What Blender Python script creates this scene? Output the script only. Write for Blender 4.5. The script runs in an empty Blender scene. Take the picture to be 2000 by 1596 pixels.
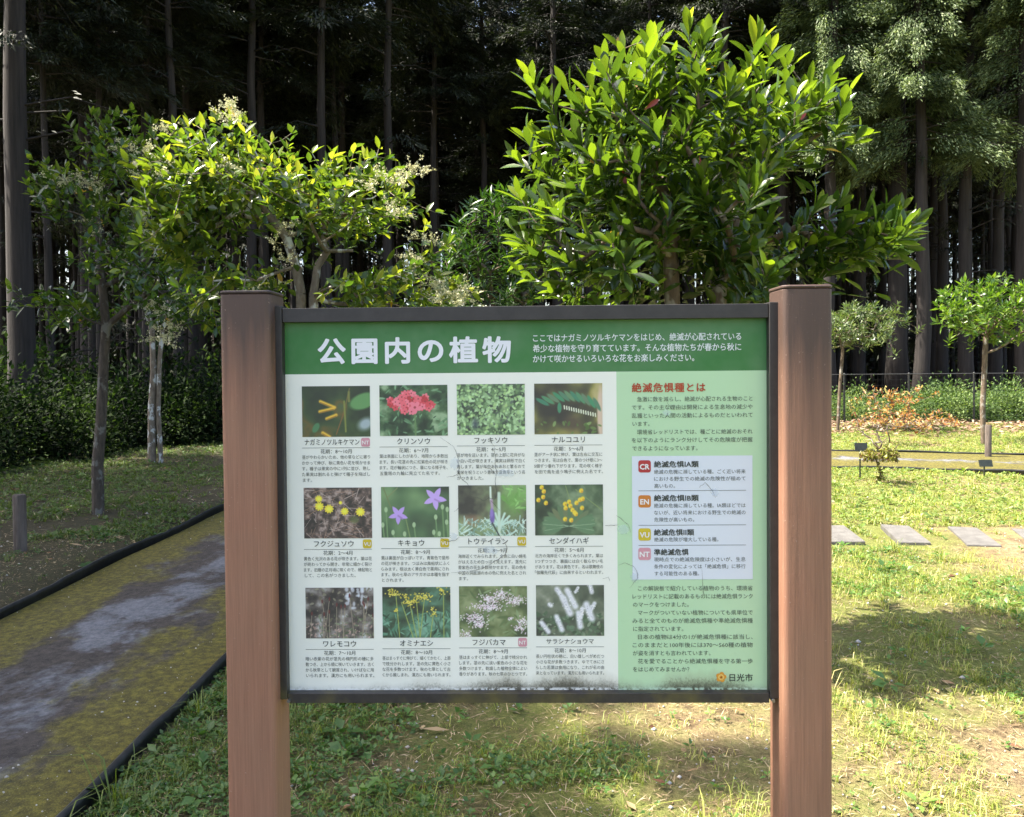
import bpy, math, random
import numpy as np
from mathutils import Vector, Matrix

# ------------------------------------------------------------------ camera, sky, sun
sc = bpy.context.scene
COL = sc.collection
FPX = 1600.0
CAMZ = 1.5
PITCH = math.radians(1.2)
ROLL = math.radians(0.5)
SHIFT = -0.02475
cam = bpy.data.cameras.new('camera')
cam.sensor_width = 36.0
cam.lens = 36.0 * FPX / 2000.0
cam.shift_y = SHIFT
cam.clip_start = 0.05
cam.clip_end = 2000.0
camo = bpy.data.objects.new('camera', cam)
COL.objects.link(camo)
CM = Matrix.Rotation(math.pi / 2 - PITCH, 4, 'X') @ Matrix.Rotation(-ROLL, 4, 'Z')
camo.matrix_world = Matrix.Translation((0, 0, CAMZ)) @ CM
sc.camera = camo

SUN_EL = math.radians(58)
SUN_BACK = math.radians(1.5)          # how far behind the plane of the sign the sun stands
sdir = Vector((-math.cos(SUN_BACK) * math.cos(SUN_EL), math.sin(SUN_BACK) * math.cos(SUN_EL), math.sin(SUN_EL)))
world = bpy.data.worlds.new('World')
sc.world = world
world.use_nodes = True
wn = world.node_tree
sky = wn.nodes.new('ShaderNodeTexSky')
sky.sky_type = 'NISHITA'
sky.sun_disc = False
sky.dust_density = 4.0
sky.air_density = 1.0
sky.ozone_density = 0.6
sky.sun_elevation = SUN_EL
sky.sun_rotation = math.atan2(sdir.x, sdir.y)
wn.links.new(sky.outputs[0], wn.nodes['Background'].inputs[0])
wn.nodes['Background'].inputs[1].default_value = 0.09
sun = bpy.data.lights.new('sun', 'SUN')
sun.energy = 3.4
sun.angle = math.radians(0.5)
sun.color = (1.0, 0.93, 0.80)
suno = bpy.data.objects.new('sun', sun)
COL.objects.link(suno)
suno.rotation_euler = sdir.to_track_quat('Z', 'Y').to_euler()
sc.view_settings.view_transform = 'Standard'
sc.view_settings.look = 'None'
sc.view_settings.exposure = 2.45
sc.view_settings.gamma = 1.0
sc.render.engine = 'CYCLES'
sc.cycles.max_bounces = 8
sc.cycles.transparent_max_bounces = 8
sc.cycles.use_denoising = True

# ------------------------------------------------------------------ helpers
rng = np.random.default_rng(7)
random.seed(7)
CMn = np.array(CM)[:3, :3]


def ray(u, v):
    d = np.array([(u - 1000) / FPX, (798 - v) / FPX + SHIFT * 2000 / FPX, -1.0])
    return CMn @ d


def P(u, v, D):
    """the point of the place seen at photo pixel (u, v), D metres ahead"""
    r = ray(u, v)
    t = D / r[1]
    return np.array([r[0] * t, D, CAMZ + r[2] * t])


def G(u, v):
    r = ray(u, v)
    t = -CAMZ / r[2]
    return np.array([r[0] * t, r[1] * t, 0.0])


def unit(a):
    a = np.asarray(a, float)
    return a / np.maximum(np.linalg.norm(a, axis=-1, keepdims=True), 1e-9)


def srgb(c):
    c = np.asarray(c, float)
    return np.where(c <= 0.04045, c / 12.92, ((c + 0.055) / 1.055) ** 2.4)


def mesh_obj(name, V, F, mat=None, parent=None, tint=None, col=None, smooth=False, mi=None):
    """V (n,3), F (m,k) -> one linked mesh object"""
    V = np.asarray(V, np.float32).reshape(-1, 3)
    me = bpy.data.meshes.new(name)
    if isinstance(F, np.ndarray):
        m, k = F.shape
        me.vertices.add(len(V))
        me.vertices.foreach_set('co', V.ravel())
        me.loops.add(m * k)
        me.loops.foreach_set('vertex_index', F.astype(np.int32).ravel())
        me.polygons.add(m)
        me.polygons.foreach_set('loop_start', np.arange(0, m * k, k, dtype=np.int32))
        me.update(calc_edges=True)
    else:
        me.from_pydata([tuple(map(float, v)) for v in V], [], [tuple(map(int, f)) for f in F])
        me.update()
    if tint is not None:
        a = me.attributes.new('tint', 'FLOAT', 'POINT')
        a.data.foreach_set('value', np.asarray(tint, np.float32).ravel())
    if col is not None:
        a = me.attributes.new('print', 'FLOAT_COLOR', 'POINT')
        c4 = np.ones((len(V), 4), np.float32)
        c4[:, :3] = col
        a.data.foreach_set('color', c4.ravel())
    if smooth:
        me.polygons.foreach_set('use_smooth', np.ones(len(me.polygons), bool))
    for mm in (mat if isinstance(mat, (list, tuple)) else [mat]):
        if mm:
            me.materials.append(mm)
    if mi is not None:
        me.polygons.foreach_set('material_index', np.asarray(mi, np.int32))
    o = bpy.data.objects.new(name, me)
    COL.objects.link(o)
    if parent:
        o.parent = parent
    return o


def tag(o, label=None, cat=None, group=None, kind=None):
    for k, v in (('label', label), ('category', cat), ('group', group), ('kind', kind)):
        if v:
            o[k] = v
    return o


def thing(name, label, cat, loc=(0, 0, 0), rz=0.0, group=None):
    o = bpy.data.objects.new(name, None)
    COL.objects.link(o)
    o.location = loc
    o.rotation_euler = (0, 0, rz)
    o.empty_display_size = 0.1
    return tag(o, label, cat, group)


def dup(root, loc, rz=0.0, s=1.0, label=None, group=None):
    r = root.copy()
    COL.objects.link(r)
    r.location = loc
    r.rotation_euler = (0, 0, rz)
    r.scale = (s, s, s)
    if label:
        r['label'] = label
    if group:
        r['group'] = group
    for ch in list(root.children):
        c = ch.copy()
        COL.objects.link(c)
        c.parent = r
        for g in ch.children:
            d = g.copy()
            COL.objects.link(d)
            d.parent = c
    return r


class MB:
    """collects shapes, builds one mesh"""
    def __init__(self):
        self.V, self.F, self.n = [], [], 0

    def add(self, V, F):
        self.V.append(np.asarray(V, float).reshape(-1, 3))
        self.F += [tuple(int(i) + self.n for i in f) for f in F]
        self.n += len(self.V[-1])
        return self

    def box(self, x0, x1, y0, y1, z0, z1, bev=0.0):
        if bev <= 0:
            V = [(x, y, z) for z in (z0, z1) for x, y in ((x0, y0), (x1, y0), (x1, y1), (x0, y1))]
            F = [(3, 2, 1, 0), (4, 5, 6, 7), (0, 1, 5, 4), (1, 2, 6, 5), (2, 3, 7, 6), (3, 0, 4, 7)]
            return self.add(V, F)
        b = bev      # vertical edges rounded, top and bottom chamfered
        ring = []
        for cx, cy, a0 in ((x1 - b, y1 - b, 0), (x0 + b, y1 - b, 90), (x0 + b, y0 + b, 180), (x1 - b, y0 + b, 270)):
            for k in range(5):
                a = math.radians(a0 + k * 22.5)
                ring.append((cx + b * math.cos(a), cy + b * math.sin(a)))
        n = len(ring)
        mx, my = (x0 + x1) / 2, (y0 + y1) / 2
        c = min(b * 0.3, 0.002)
        sx, sy = 1 - c / (x1 - x0) * 2, 1 - c / (y1 - y0) * 2
        V = [(mx + (x - mx) * sx, my + (y - my) * sy, z0) for x, y in ring] + [(x, y, z0 + c) for x, y in ring] + \
            [(x, y, z1 - c) for x, y in ring] + [(mx + (x - mx) * sx, my + (y - my) * sy, z1) for x, y in ring]
        F = [tuple(range(n - 1, -1, -1)), tuple(range(3 * n, 4 * n))]
        for r in range(3):
            F += [(r * n + i, r * n + (i + 1) % n, (r + 1) * n + (i + 1) % n, (r + 1) * n + i) for i in range(n)]
        return self.add(V, F)

    def tube(self, pts, rad, k=8, cap=True):
        pts = np.asarray(pts, float)
        m = len(pts)
        rad = np.broadcast_to(np.asarray(rad, float), (m,))
        T = unit(np.gradient(pts, axis=0))
        ref = np.array([0, 0, 1.0]) if abs(T[0][2]) < 0.9 else np.array([1.0, 0, 0])
        V = []
        for i in range(m):
            a = unit(np.cross(T[i], ref))
            b = np.cross(T[i], a)
            for j in range(k):
                th = 2 * math.pi * j / k
                V.append(pts[i] + rad[i] * (math.cos(th) * a + math.sin(th) * b))
        F = [(i * k + j, i * k + (j + 1) % k, (i + 1) * k + (j + 1) % k, (i + 1) * k + j) for i in range(m - 1) for j in range(k)]
        if cap:
            F += [tuple(range(k - 1, -1, -1)), tuple((m - 1) * k + j for j in range(k))]
        return self.add(V, F)

    def build(self, name, mat, parent=None, smooth=False):
        return mesh_obj(name, np.concatenate(self.V), self.F, mat, parent, smooth=smooth)


# ------------------------------------------------------------------ materials
def new_mat(name):
    m = bpy.data.materials.new(name)
    m.use_nodes = True
    return m, m.node_tree, m.node_tree.nodes['Principled BSDF']


def nd(nt, typ, inputs=None, **props):
    n = nt.nodes.new(typ)
    for k, v in props.items():
        setattr(n, k, v)
    for k, v in (inputs or {}).items():
        if isinstance(v, bpy.types.NodeSocket):
            nt.links.new(v, n.inputs[k])
        else:
            n.inputs[k].default_value = v
    return n


def c4(c):
    return (c[0], c[1], c[2], 1.0)


def ramp(nt, fac, stops):
    r = nt.nodes.new('ShaderNodeValToRGB')
    nt.links.new(fac, r.inputs[0])
    e = r.color_ramp.elements
    while len(e) < len(stops):
        e.new(0.5)
    for el, (p, c) in zip(e, stops):
        el.position = p
        el.color = c4(c) if hasattr(c, '__len__') else (c, c, c, 1)
    return r.outputs[0]


def coords(nt, scale=(1, 1, 1), kind='Object'):
    tc = nt.nodes.new('ShaderNodeTexCoord')
    mp = nd(nt, 'ShaderNodeMapping', {'Vector': tc.outputs[kind], 'Scale': scale})
    return mp.outputs[0]


def noise(nt, vec, scale, detail=4, rough=0.55, dist=0.0):
    return nd(nt, 'ShaderNodeTexNoise', {'Vector': vec, 'Scale': scale, 'Detail': detail, 'Roughness': rough, 'Distortion': dist}).outputs[0]


def mix(nt, fac, a, b, mode='MIX'):
    n = nt.nodes.new('ShaderNodeMix')
    n.data_type = 'RGBA'
    n.blend_type = mode
    for i, v in ((0, fac), (6, a), (7, b)):
        if isinstance(v, bpy.types.NodeSocket):
            nt.links.new(v, n.inputs[i])
        else:
            n.inputs[i].default_value = c4(v) if hasattr(v, '__len__') else v
    return n.outputs[2]


def math_n(nt, op, a, b=0.0, clamp=False):
    n = nt.nodes.new('ShaderNodeMath')
    n.operation = op
    n.use_clamp = clamp
    for i, v in ((0, a), (1, b)):
        if isinstance(v, bpy.types.NodeSocket):
            nt.links.new(v, n.inputs[i])
        else:
            n.inputs[i].default_value = v
    return n.outputs[0]


def bump(nt, h, bsdf, strength=0.3, dist=0.01):
    b = nd(nt, 'ShaderNodeBump', {'Height': h, 'Strength': strength, 'Distance': dist})
    nt.links.new(b.outputs[0], bsdf.inputs['Normal'])


def plain(name, c, rough=0.6, var=0.0, scale=20.0, metallic=0.0):
    m, nt, b = new_mat(name)
    b.inputs['Roughness'].default_value = rough
    b.inputs['Metallic'].default_value = metallic
    if var > 0:
        n = noise(nt, coords(nt), scale)
        col = ramp(nt, n, [(0.3, [x * (1 - var) for x in c]), (0.7, [min(1, x * (1 + var)) for x in c])])
        nt.links.new(col, b.inputs['Base Color'])
    else:
        b.inputs['Base Color'].default_value = c4(c)
    return m


def leaf_mat(name, stops, rough=0.35, transl=0.4, tcol=None, spec=0.5):
    """foliage: colour by the leaf's own 'tint' (its age and kind, in places painted shade), light passes through"""
    m, nt, b = new_mat(name)
    a = nd(nt, 'ShaderNodeAttribute', attribute_name='tint')
    col = ramp(nt, a.outputs['Fac'], stops)
    nt.links.new(col, b.inputs['Base Color'])
    b.inputs['Roughness'].default_value = rough
    b.inputs['Specular IOR Level'].default_value = spec
    t = nt.nodes.new('ShaderNodeBsdfTranslucent')
    tc = mix(nt, 1.0, col, tcol or (1.5, 1.7, 0.55), 'MULTIPLY')
    nt.links.new(tc, t.inputs[0])
    mx = nd(nt, 'ShaderNodeMixShader', {0: transl})
    nt.links.new(b.outputs[0], mx.inputs[1])
    nt.links.new(t.outputs[0], mx.inputs[2])
    nt.links.new(mx.outputs[0], nt.nodes['Material Output'].inputs[0])
    return m


def bark_mat(name, c0, c1, sx=14, sz=2.0, patches=None):
    m, nt, b = new_mat(name)
    v = coords(nt, (sx, sx, sz))
    n = noise(nt, v, 1.6, 6, 0.65)
    col = ramp(nt, n, [(0.32, c0), (0.68, c1)])
    if patches:
        pn = noise(nt, coords(nt, (7, 7, 5)), 1.3, 3, 0.6)
        col = mix(nt, ramp(nt, pn, [(0.54, 0.0), (0.6, 1.0)]), col, patches)
    nt.links.new(col, b.inputs['Base Color'])
    b.inputs['Roughness'].default_value = 0.9
    bump(nt, n, b, 0.6, 0.02)
    return m


# ------------------------------------------------------------------ the path's line, ground height
def catmull(pts, n=14):
    p = np.asarray(pts, float)
    p = np.vstack([2 * p[0] - p[1], p, 2 * p[-1] - p[-2]])
    out = []
    for i in range(1, len(p) - 2):
        for t in np.linspace(0, 1, n, endpoint=False):
            a, b, c, d = p[i - 1:i + 3]
            out.append(0.5 * (2 * b + (c - a) * t + (2 * a - 5 * b + 4 * c - d) * t * t + (3 * b - a - 3 * c + d) * t ** 3))
    out.append(p[-2])
    return np.array(out)


PATH = catmull([(-2.3, -4), (-2.3, 0), (-2.3, 4), (-2.29, 7.2), (-2.1, 9.8), (-0.8, 12.0), (1.6, 13.0), (4.2, 12.95), (6.4, 12.45), (8.6, 11.5), (11.5, 9.8), (15, 7)])
PT = unit(np.gradient(PATH, axis=0))
PN = np.stack([-PT[:, 1], PT[:, 0]], 1)          # to the left of travel
HALF = 0.78
HW = np.interp(PATH[:, 0], [-1.5, 3.0], [HALF, 1.16])          # the path widens beyond the board


def path_dist(x, y):
    p = np.stack([np.ravel(x), np.ravel(y)], 1)
    d = np.full(len(p), 1e9)
    for i in range(0, len(p), 20000):
        q = p[i:i + 20000]
        dd = np.sqrt(((q[:, None, :] - PATH[None]) ** 2).sum(2))
        j = dd.argmin(1)
        d[i:i + 20000] = dd[np.arange(len(q)), j] - (HW[j] - HALF)
    return d.reshape(np.shape(x))


_ph = rng.uniform(0, 6.28, 24)
_fr = rng.normal(0, 1, (24, 2)) * np.repeat([0.5, 1.3, 3.2], 8)[:, None]
_am = np.repeat([0.012, 0.008, 0.004], 8) * 0.6


def ground_z(x, y):
    x = np.asarray(x, float)
    y = np.asarray(y, float)
    z = sum(a * np.sin(f[0] * x + f[1] * y + p) for a, f, p in zip(_am, _fr, _ph))
    d = path_dist(x, y)
    k = np.clip((d - HALF - 0.02) / 0.35, 0, 1)
    return z * k - 0.035 * (1 - k) + 0.012 * k


def vnoise2(x, y, s, seed=0):
    r = np.random.default_rng(seed)
    g = r.random((64, 64))
    fx, fy = x * s, y * s
    ix, iy = np.floor(fx).astype(int), np.floor(fy).astype(int)
    tx, ty = fx - ix, fy - iy
    tx, ty = tx * tx * (3 - 2 * tx), ty * ty * (3 - 2 * ty)
    a = lambda i, j: g[i % 64, j % 64]
    return (a(ix, iy) * (1 - tx) + a(ix + 1, iy) * tx) * (1 - ty) + (a(ix, iy + 1) * (1 - tx) + a(ix + 1, iy + 1) * tx) * ty


# ground
gx = np.concatenate([[-400, -150, -80, -45, -30, -20], np.arange(-14, 14.01, 0.2), [20, 30, 45, 80, 150, 400]])
gy = np.concatenate([[-300, -100, -40, -15, -6], np.arange(-2, 22.01, 0.2), [26, 32, 45, 70, 110, 200, 600]])
X, Y = np.meshgrid(gx, gy)
Z = ground_z(X, Y)
V = np.stack([X, Y, Z], -1).reshape(-1, 3)
nx = len(gx)
ii = np.arange(len(gy) - 1)[:, None] * nx + np.arange(nx - 1)[None]
ii = ii.ravel()
F = np.stack([ii, ii + 1, ii + nx + 1, ii + nx], 1)

m, nt, b = new_mat('meadow_soil')
v = coords(nt)
n1 = noise(nt, v, 0.55, 5, 0.6)
n2 = noise(nt, v, 7.0, 6, 0.7)
n3a = noise(nt, v, 55.0, 5, 0.75)
n3 = math_n(nt, 'ADD', math_n(nt, 'MULTIPLY', n3a, .55), math_n(nt, 'MULTIPLY', noise(nt, v, 210.0, 3, 0.7), .45))
soil = ramp(nt, n2, [(0.3, (0.11, 0.078, 0.045)), (0.5, (0.30, 0.22, 0.125)), (0.7, (0.48, 0.37, 0.22))])
fine = ramp(nt, n3, [(0.34, 0.35), (0.5, 0.95), (0.66, 1.6)])
soil = mix(nt, 1.0, soil, fine, 'MULTIPLY')
moss = ramp(nt, n3, [(0.3, (0.055, 0.08, 0.018)), (0.7, (0.24, 0.28, 0.065))])
mk = ramp(nt, math_n(nt, 'ADD', math_n(nt, 'MULTIPLY', n1, 0.65), math_n(nt, 'MULTIPLY', n2, 0.35)), [(0.40, 0.0), (0.54, 0.85)])
col = mix(nt, mk, soil, moss)
# brown litter under the trees, beyond the fence and at the far left
sep = nd(nt, 'ShaderNodeSeparateXYZ', {0: v})
far = math_n(nt, 'ADD', sep.outputs[1], math_n(nt, 'MULTIPLY', n1, 3.0))
fm = ramp(nt, math_n(nt, 'MULTIPLY', far, 1 / 40.0), [(0.44, 0.0), (0.50, 1.0)])
litter = ramp(nt, n3, [(0.3, (0.03, 0.02, 0.012)), (0.7, (0.14, 0.085, 0.05))])
col = mix(nt, fm, col, litter)
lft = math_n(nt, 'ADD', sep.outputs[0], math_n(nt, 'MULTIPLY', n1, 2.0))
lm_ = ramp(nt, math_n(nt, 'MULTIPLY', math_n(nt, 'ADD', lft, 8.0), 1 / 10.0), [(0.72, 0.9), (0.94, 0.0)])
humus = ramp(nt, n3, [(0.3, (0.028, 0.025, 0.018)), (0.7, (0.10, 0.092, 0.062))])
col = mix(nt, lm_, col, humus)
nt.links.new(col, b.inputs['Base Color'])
b.inputs['Roughness'].default_value = 0.95
b.inputs['Specular IOR Level'].default_value = 0.1
bump(nt, math_n(nt, 'ADD', n3, n2), b, 0.9, 0.03)
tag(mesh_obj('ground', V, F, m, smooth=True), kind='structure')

# path: mossy at the sides, worn grey in the middle
nc = 9
across = np.linspace(-HALF, HALF, nc)
PV = (PATH[:, None, :] + PN[:, None, :] * across[None, :, None] * (HW / HALF)[:, None, None])
pz = 0.004 + 0.008 * (vnoise2(PV[..., 0], PV[..., 1], 2.3, 5) - 0.5) + 0.012 * (1 - (across / HALF)[None] ** 2)
V = np.concatenate([PV, pz[..., None]], -1).reshape(-1, 3)
ii = (np.arange(len(PATH) - 1)[:, None] * nc + np.arange(nc - 1)[None]).ravel()
F = np.stack([ii + 1, ii, ii + nc, ii + nc + 1], 1)
m, nt, b = new_mat('mossy_path')
a = nd(nt, 'ShaderNodeAttribute', attribute_name='tint')
v = coords(nt)
vs = coords(nt, (1.5, 0.85, 1))
n1 = noise(nt, vs, 1.5, 5, 0.62, 0.6)
n2 = noise(nt, v, 26, 5, 0.7)
n4 = noise(nt, v, 170, 4, 0.75)
n6 = noise(nt, v, 3.2, 6, 0.72, 0.3)
dirt = ramp(nt, n2, [(0.3, (0.022, 0.017, 0.014)), (0.7, (0.085, 0.070, 0.058))])
grey = ramp(nt, math_n(nt, 'ADD', math_n(nt, 'MULTIPLY', n2, .6), math_n(nt, 'MULTIPLY', n4, .4)), [(0.36, (0.085, 0.092, 0.108)), (0.64, (0.26, 0.268, 0.295))])
moss = ramp(nt, math_n(nt, 'ADD', math_n(nt, 'MULTIPLY', n2, .55), math_n(nt, 'MULTIPLY', n4, .45)), [(0.36, (0.020, 0.019, 0.004)), (0.5, (0.105, 0.090, 0.009)), (0.64, (0.24, 0.205, 0.022))])
edge = math_n(nt, 'ABSOLUTE', math_n(nt, 'ADD', a.outputs['Fac'], 0.06))
mixn = math_n(nt, 'ADD', math_n(nt, 'MULTIPLY', n1, 0.6), math_n(nt, 'MULTIPLY', n6, 0.4))
gm = ramp(nt, math_n(nt, 'SUBTRACT', mixn, math_n(nt, 'MULTIPLY', edge, 0.22)), [(0.43, 0.0), (0.52, 0.85)])
n5 = noise(nt, vs, 2.1, 5, 0.65, 0.3)
mossn = math_n(nt, 'ADD', math_n(nt, 'MULTIPLY', n5, 0.5), math_n(nt, 'MULTIPLY', n6, 0.35))
sepp = nd(nt, 'ShaderNodeSeparateXYZ', {0: v})
farm = math_n(nt, 'MULTIPLY', math_n(nt, 'ADD', sepp.outputs[0], 1.0), 0.12, True)
mm = ramp(nt, math_n(nt, 'ADD', math_n(nt, 'ADD', mossn, math_n(nt, 'MULTIPLY', farm, .17)), math_n(nt, 'MULTIPLY', edge, 0.36)), [(0.555, 0.0), (0.64, 0.95)])
col = mix(nt, gm, dirt, grey)
col = mix(nt, mm, col, moss)
col = mix(nt, ramp(nt, n4, [(0.63, 0.0), (0.69, 0.7)]), col, (0.3, 0.28, 0.25))
nt.links.new(col, b.inputs['Base Color'])
b.inputs['Roughness'].default_value = 0.9
bump(nt, math_n(nt, 'ADD', n2, n4), b, 0.7, 0.015)
tint = np.tile(across / HALF, len(PATH))
tag(mesh_obj('path', V, F, m, tint=tint, smooth=True), kind='structure')

edge_black = plain('black_plastic_edging', (0.014, 0.015, 0.015), 0.5, 0.7, 22)


def edging(side, label, top, i0=0, i1=None):
    line = (PATH + PN * side * (HW[:, None] + 0.03))[i0:i1]
    tt = PT[i0:i1]
    nn = PN[i0:i1] * side
    fine_ = np.linspace(0, len(line) - 1, 3 * len(line) - 2)
    line, nn = [np.stack([np.interp(fine_, np.arange(len(q)), q[:, c]) for c in (0, 1)], 1) for q in (line, nn)]
    k = np.arange(len(line))
    wob = 0.012 * np.sin(k * 0.23) + 0.014 * np.sin(k * 0.11 + side) + 0.003 * np.sin(k * 0.8)
    line = line + nn * wob[:, None]
    prof = [(0.008, -0.06), (0.008, top - 0.036), (0.015, top - 0.024), (0.017, top - 0.012), (0.013, top - 0.003), (0.004, top),
            (-0.009, top - 0.004), (-0.013, top - 0.013), (-0.011, top - 0.025), (-0.006, top - 0.036), (-0.006, -0.06)]
    h = 0.007 * np.sin(k * 0.17 + 2 * side) - 0.006 * (np.sin(k * .26) > .96) - np.clip((line[:, 1] - 8.5) / 3, 0, 1) * (top - .035)
    VV = np.array([[(l[0] - n_[0] * px, l[1] - n_[1] * px, pz_ + hh) for px, pz_ in prof] for l, n_, hh in zip(line, nn, h)])
    kk = len(prof)
    FF = [(i * kk + j, i * kk + (j + 1) % kk, (i + 1) * kk + (j + 1) % kk, (i + 1) * kk + j) for i in range(len(line) - 1) for j in range(kk)]
    FF += [tuple(range(kk)), tuple((len(line) - 1) * kk + j for j in range(kk))]
    return tag(mesh_obj('path_edging', VV.reshape(-1, 3), FF, edge_black, smooth=True), label, 'path edging')


edging(1, 'black plastic edging strip along the outer, forest side of the mossy path', 0.066)
edging(-1, 'rounded black edging strip along the inner side of the mossy path, beside the weeds', 0.046)

# ------------------------------------------------------------------ the information sign
DL, DR = 1.612, 1.590
pl, pr = P(478, 850, DL), P(1578, 850, DR)
S_YAW = math.atan2(pr[1] - pl[1], pr[0] - pl[0])
S_LOC = Vector(((pl[0] + pr[0]) / 2, (pl[1] + pr[1]) / 2, 0))
S_INV = np.array((Matrix.Translation(S_LOC) @ Matrix.Rotation(S_YAW, 4, 'Z')).inverted())


def S(u, v, y=0.0):
    """sign coordinates (x, z) of the point of the sign's plane y seen at photo pixel (u, v)"""
    o = (S_INV @ np.array([0, 0, CAMZ, 1]))[:3]
    d = S_INV[:3, :3] @ ray(u, v)
    t = (y - o[1]) / d[1]
    q = o + d * t
    return q[0], q[2]


def zn(nt):
    return nd(nt, 'ShaderNodeSeparateXYZ', {0: coords(nt)}).outputs


m, nt, b = new_mat('weathered_brown_paint')
v = coords(nt)
xyz = zn(nt)
grain = noise(nt, coords(nt, (90, 90, 2.2)), 2.0, 5, 0.65)
streak = noise(nt, coords(nt, (26, 26, 1.1)), 1.7, 4, 0.6)
blot = noise(nt, v, 7, 4, 0.6)
base = ramp(nt, grain, [(0.3, (0.25, 0.120, 0.075)), (0.55, (0.305, 0.150, 0.095)), (0.75, (0.35, 0.18, 0.116))])
gr2 = noise(nt, coords(nt, (240, 240, 5)), 2.0, 3, 0.6)
base = mix(nt, 1.0, base, ramp(nt, gr2, [(0.35, 0.88), (0.65, 1.07)]), 'MULTIPLY')
base = mix(nt, ramp(nt, blot, [(0.35, 0.35), (0.65, 0.0)]), base, (0.26, 0.155, 0.10))
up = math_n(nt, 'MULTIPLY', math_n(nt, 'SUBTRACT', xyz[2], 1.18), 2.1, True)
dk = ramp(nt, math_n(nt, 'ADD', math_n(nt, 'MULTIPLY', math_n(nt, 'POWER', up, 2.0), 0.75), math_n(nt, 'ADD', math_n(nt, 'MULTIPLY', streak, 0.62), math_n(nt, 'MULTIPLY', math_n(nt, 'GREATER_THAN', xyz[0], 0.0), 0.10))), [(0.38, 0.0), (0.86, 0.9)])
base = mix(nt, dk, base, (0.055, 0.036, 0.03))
sp = noise(nt, v, 160, 2, 0.6)
base = mix(nt, ramp(nt, sp, [(0.68, 0.0), (0.74, 0.5)]), base, (0.42, 0.30, 0.24))
nt.links.new(base, b.inputs['Base Color'])
b.inputs['Roughness'].default_value = 0.55
bump(nt, math_n(nt, 'ADD', grain, math_n(nt, 'MULTIPLY', sp, 0.4)), b, 0.25, 0.003)
post_mat = m
cap_mat = plain('dark_brown_cap', (0.045, 0.03, 0.026), 0.6, 0.5, 60)
m, nt, b = new_mat('dark_grey_metal')
v = coords(nt)
xyz = zn(nt)
fn = noise(nt, v, 9, 4, 0.6)
col = ramp(nt, noise(nt, v, 45, 4, 0.6), [(0.3, (0.026, 0.0235, 0.0235)), (0.7, (0.040, 0.036, 0.036))])
low = math_n(nt, 'MULTIPLY', math_n(nt, 'SUBTRACT', 0.93, xyz[2]), 9.0, True)
col = mix(nt, math_n(nt, 'MULTIPLY', low, ramp(nt, fn, [(0.42, 0.0), (0.62, 0.9)])), col, (0.115, 0.10, 0.03))
nt.links.new(col, b.inputs['Base Color'])
b.inputs['Roughness'].default_value = 0.5
b.inputs['Metallic'].default_value = 0.0
frame_mat = m
bolt_mat = plain('bolt_steel', (0.25, 0.25, 0.27), 0.35, metallic=0.8)


def dirty_mat(name, c, zb):
    """print on the panel, with green-black grime creeping up from its lower edge"""
    m, nt, b = new_mat(name)
    v = coords(nt)
    xyz = zn(nt)
    h = math_n(nt, 'MULTIPLY', math_n(nt, 'SUBTRACT', xyz[2], zb), 1 / 0.05)     # 0 at the lower edge, 1 five cm up
    big = noise(nt, coords(nt, (1, 1, 0.2)), 5.5, 5, 0.65)
    fine = noise(nt, coords(nt, (1, 1, 0.8)), 300, 5, 0.8)
    mid = noise(nt, v, 75, 4, 0.7)
    faded = mix(nt, ramp(nt, noise(nt, v, 5, 4, 0.6), [(0.35, 0.0), (0.7, 0.14)]), c, (0.62, 0.66, 0.60))
    faded = mix(nt, ramp(nt, mid, [(0.60, 0.0), (0.78, 0.18)]), faded, [x * 0.7 for x in c])
    along = ramp(nt, math_n(nt, 'ADD', math_n(nt, 'MULTIPLY', xyz[0], 1.0), 0.5), [(0.08, 0.25), (0.28, 0.75), (0.55, 1.05), (0.86, 0.9), (0.97, 0.3)])
    reach = math_n(nt, 'MULTIPLY', math_n(nt, 'ADD', math_n(nt, 'MULTIPLY', math_n(nt, 'POWER', big, 1.8), 2.2), 0.0), along)
    g = math_n(nt, 'SUBTRACT', math_n(nt, 'ADD', math_n(nt, 'MULTIPLY', fine, 0.9), math_n(nt, 'MULTIPLY', reach, 0.9)), h)
    soft = ramp(nt, math_n(nt, 'MULTIPLY', math_n(nt, 'SUBTRACT', math_n(nt, 'MULTIPLY', reach, 1.3), h), math_n(nt, 'ADD', fine, 0.5)), [(0.0, 0.0), (0.7, 0.6)])
    col = mix(nt, soft, faded, (0.29, 0.27, 0.19))
    col = mix(nt, ramp(nt, g, [(0.55, 0.0), (1.0, 0.85)]), col, (0.05, 0.045, 0.028))
    lowband = ramp(nt, h, [(0.03, 1.0), (0.13, 0.0)])
    fl = ramp(nt, noise(nt, v, 120, 3, 0.6), [(0.46, 0.0), (0.54, 1.0)])
    col = mix(nt, math_n(nt, 'MULTIPLY', lowband, fl), col, [0.25 * 0.8 + x * 0.75 for x in c])
    nt.links.new(col, b.inputs['Base Color'])
    b.inputs['Roughness'].default_value = 0.42
    b.inputs['Specular IOR Level'].default_value = 0.35
    bump(nt, noise(nt, v, 14, 3, 0.6), b, 0.05, 0.01)
    return m


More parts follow.
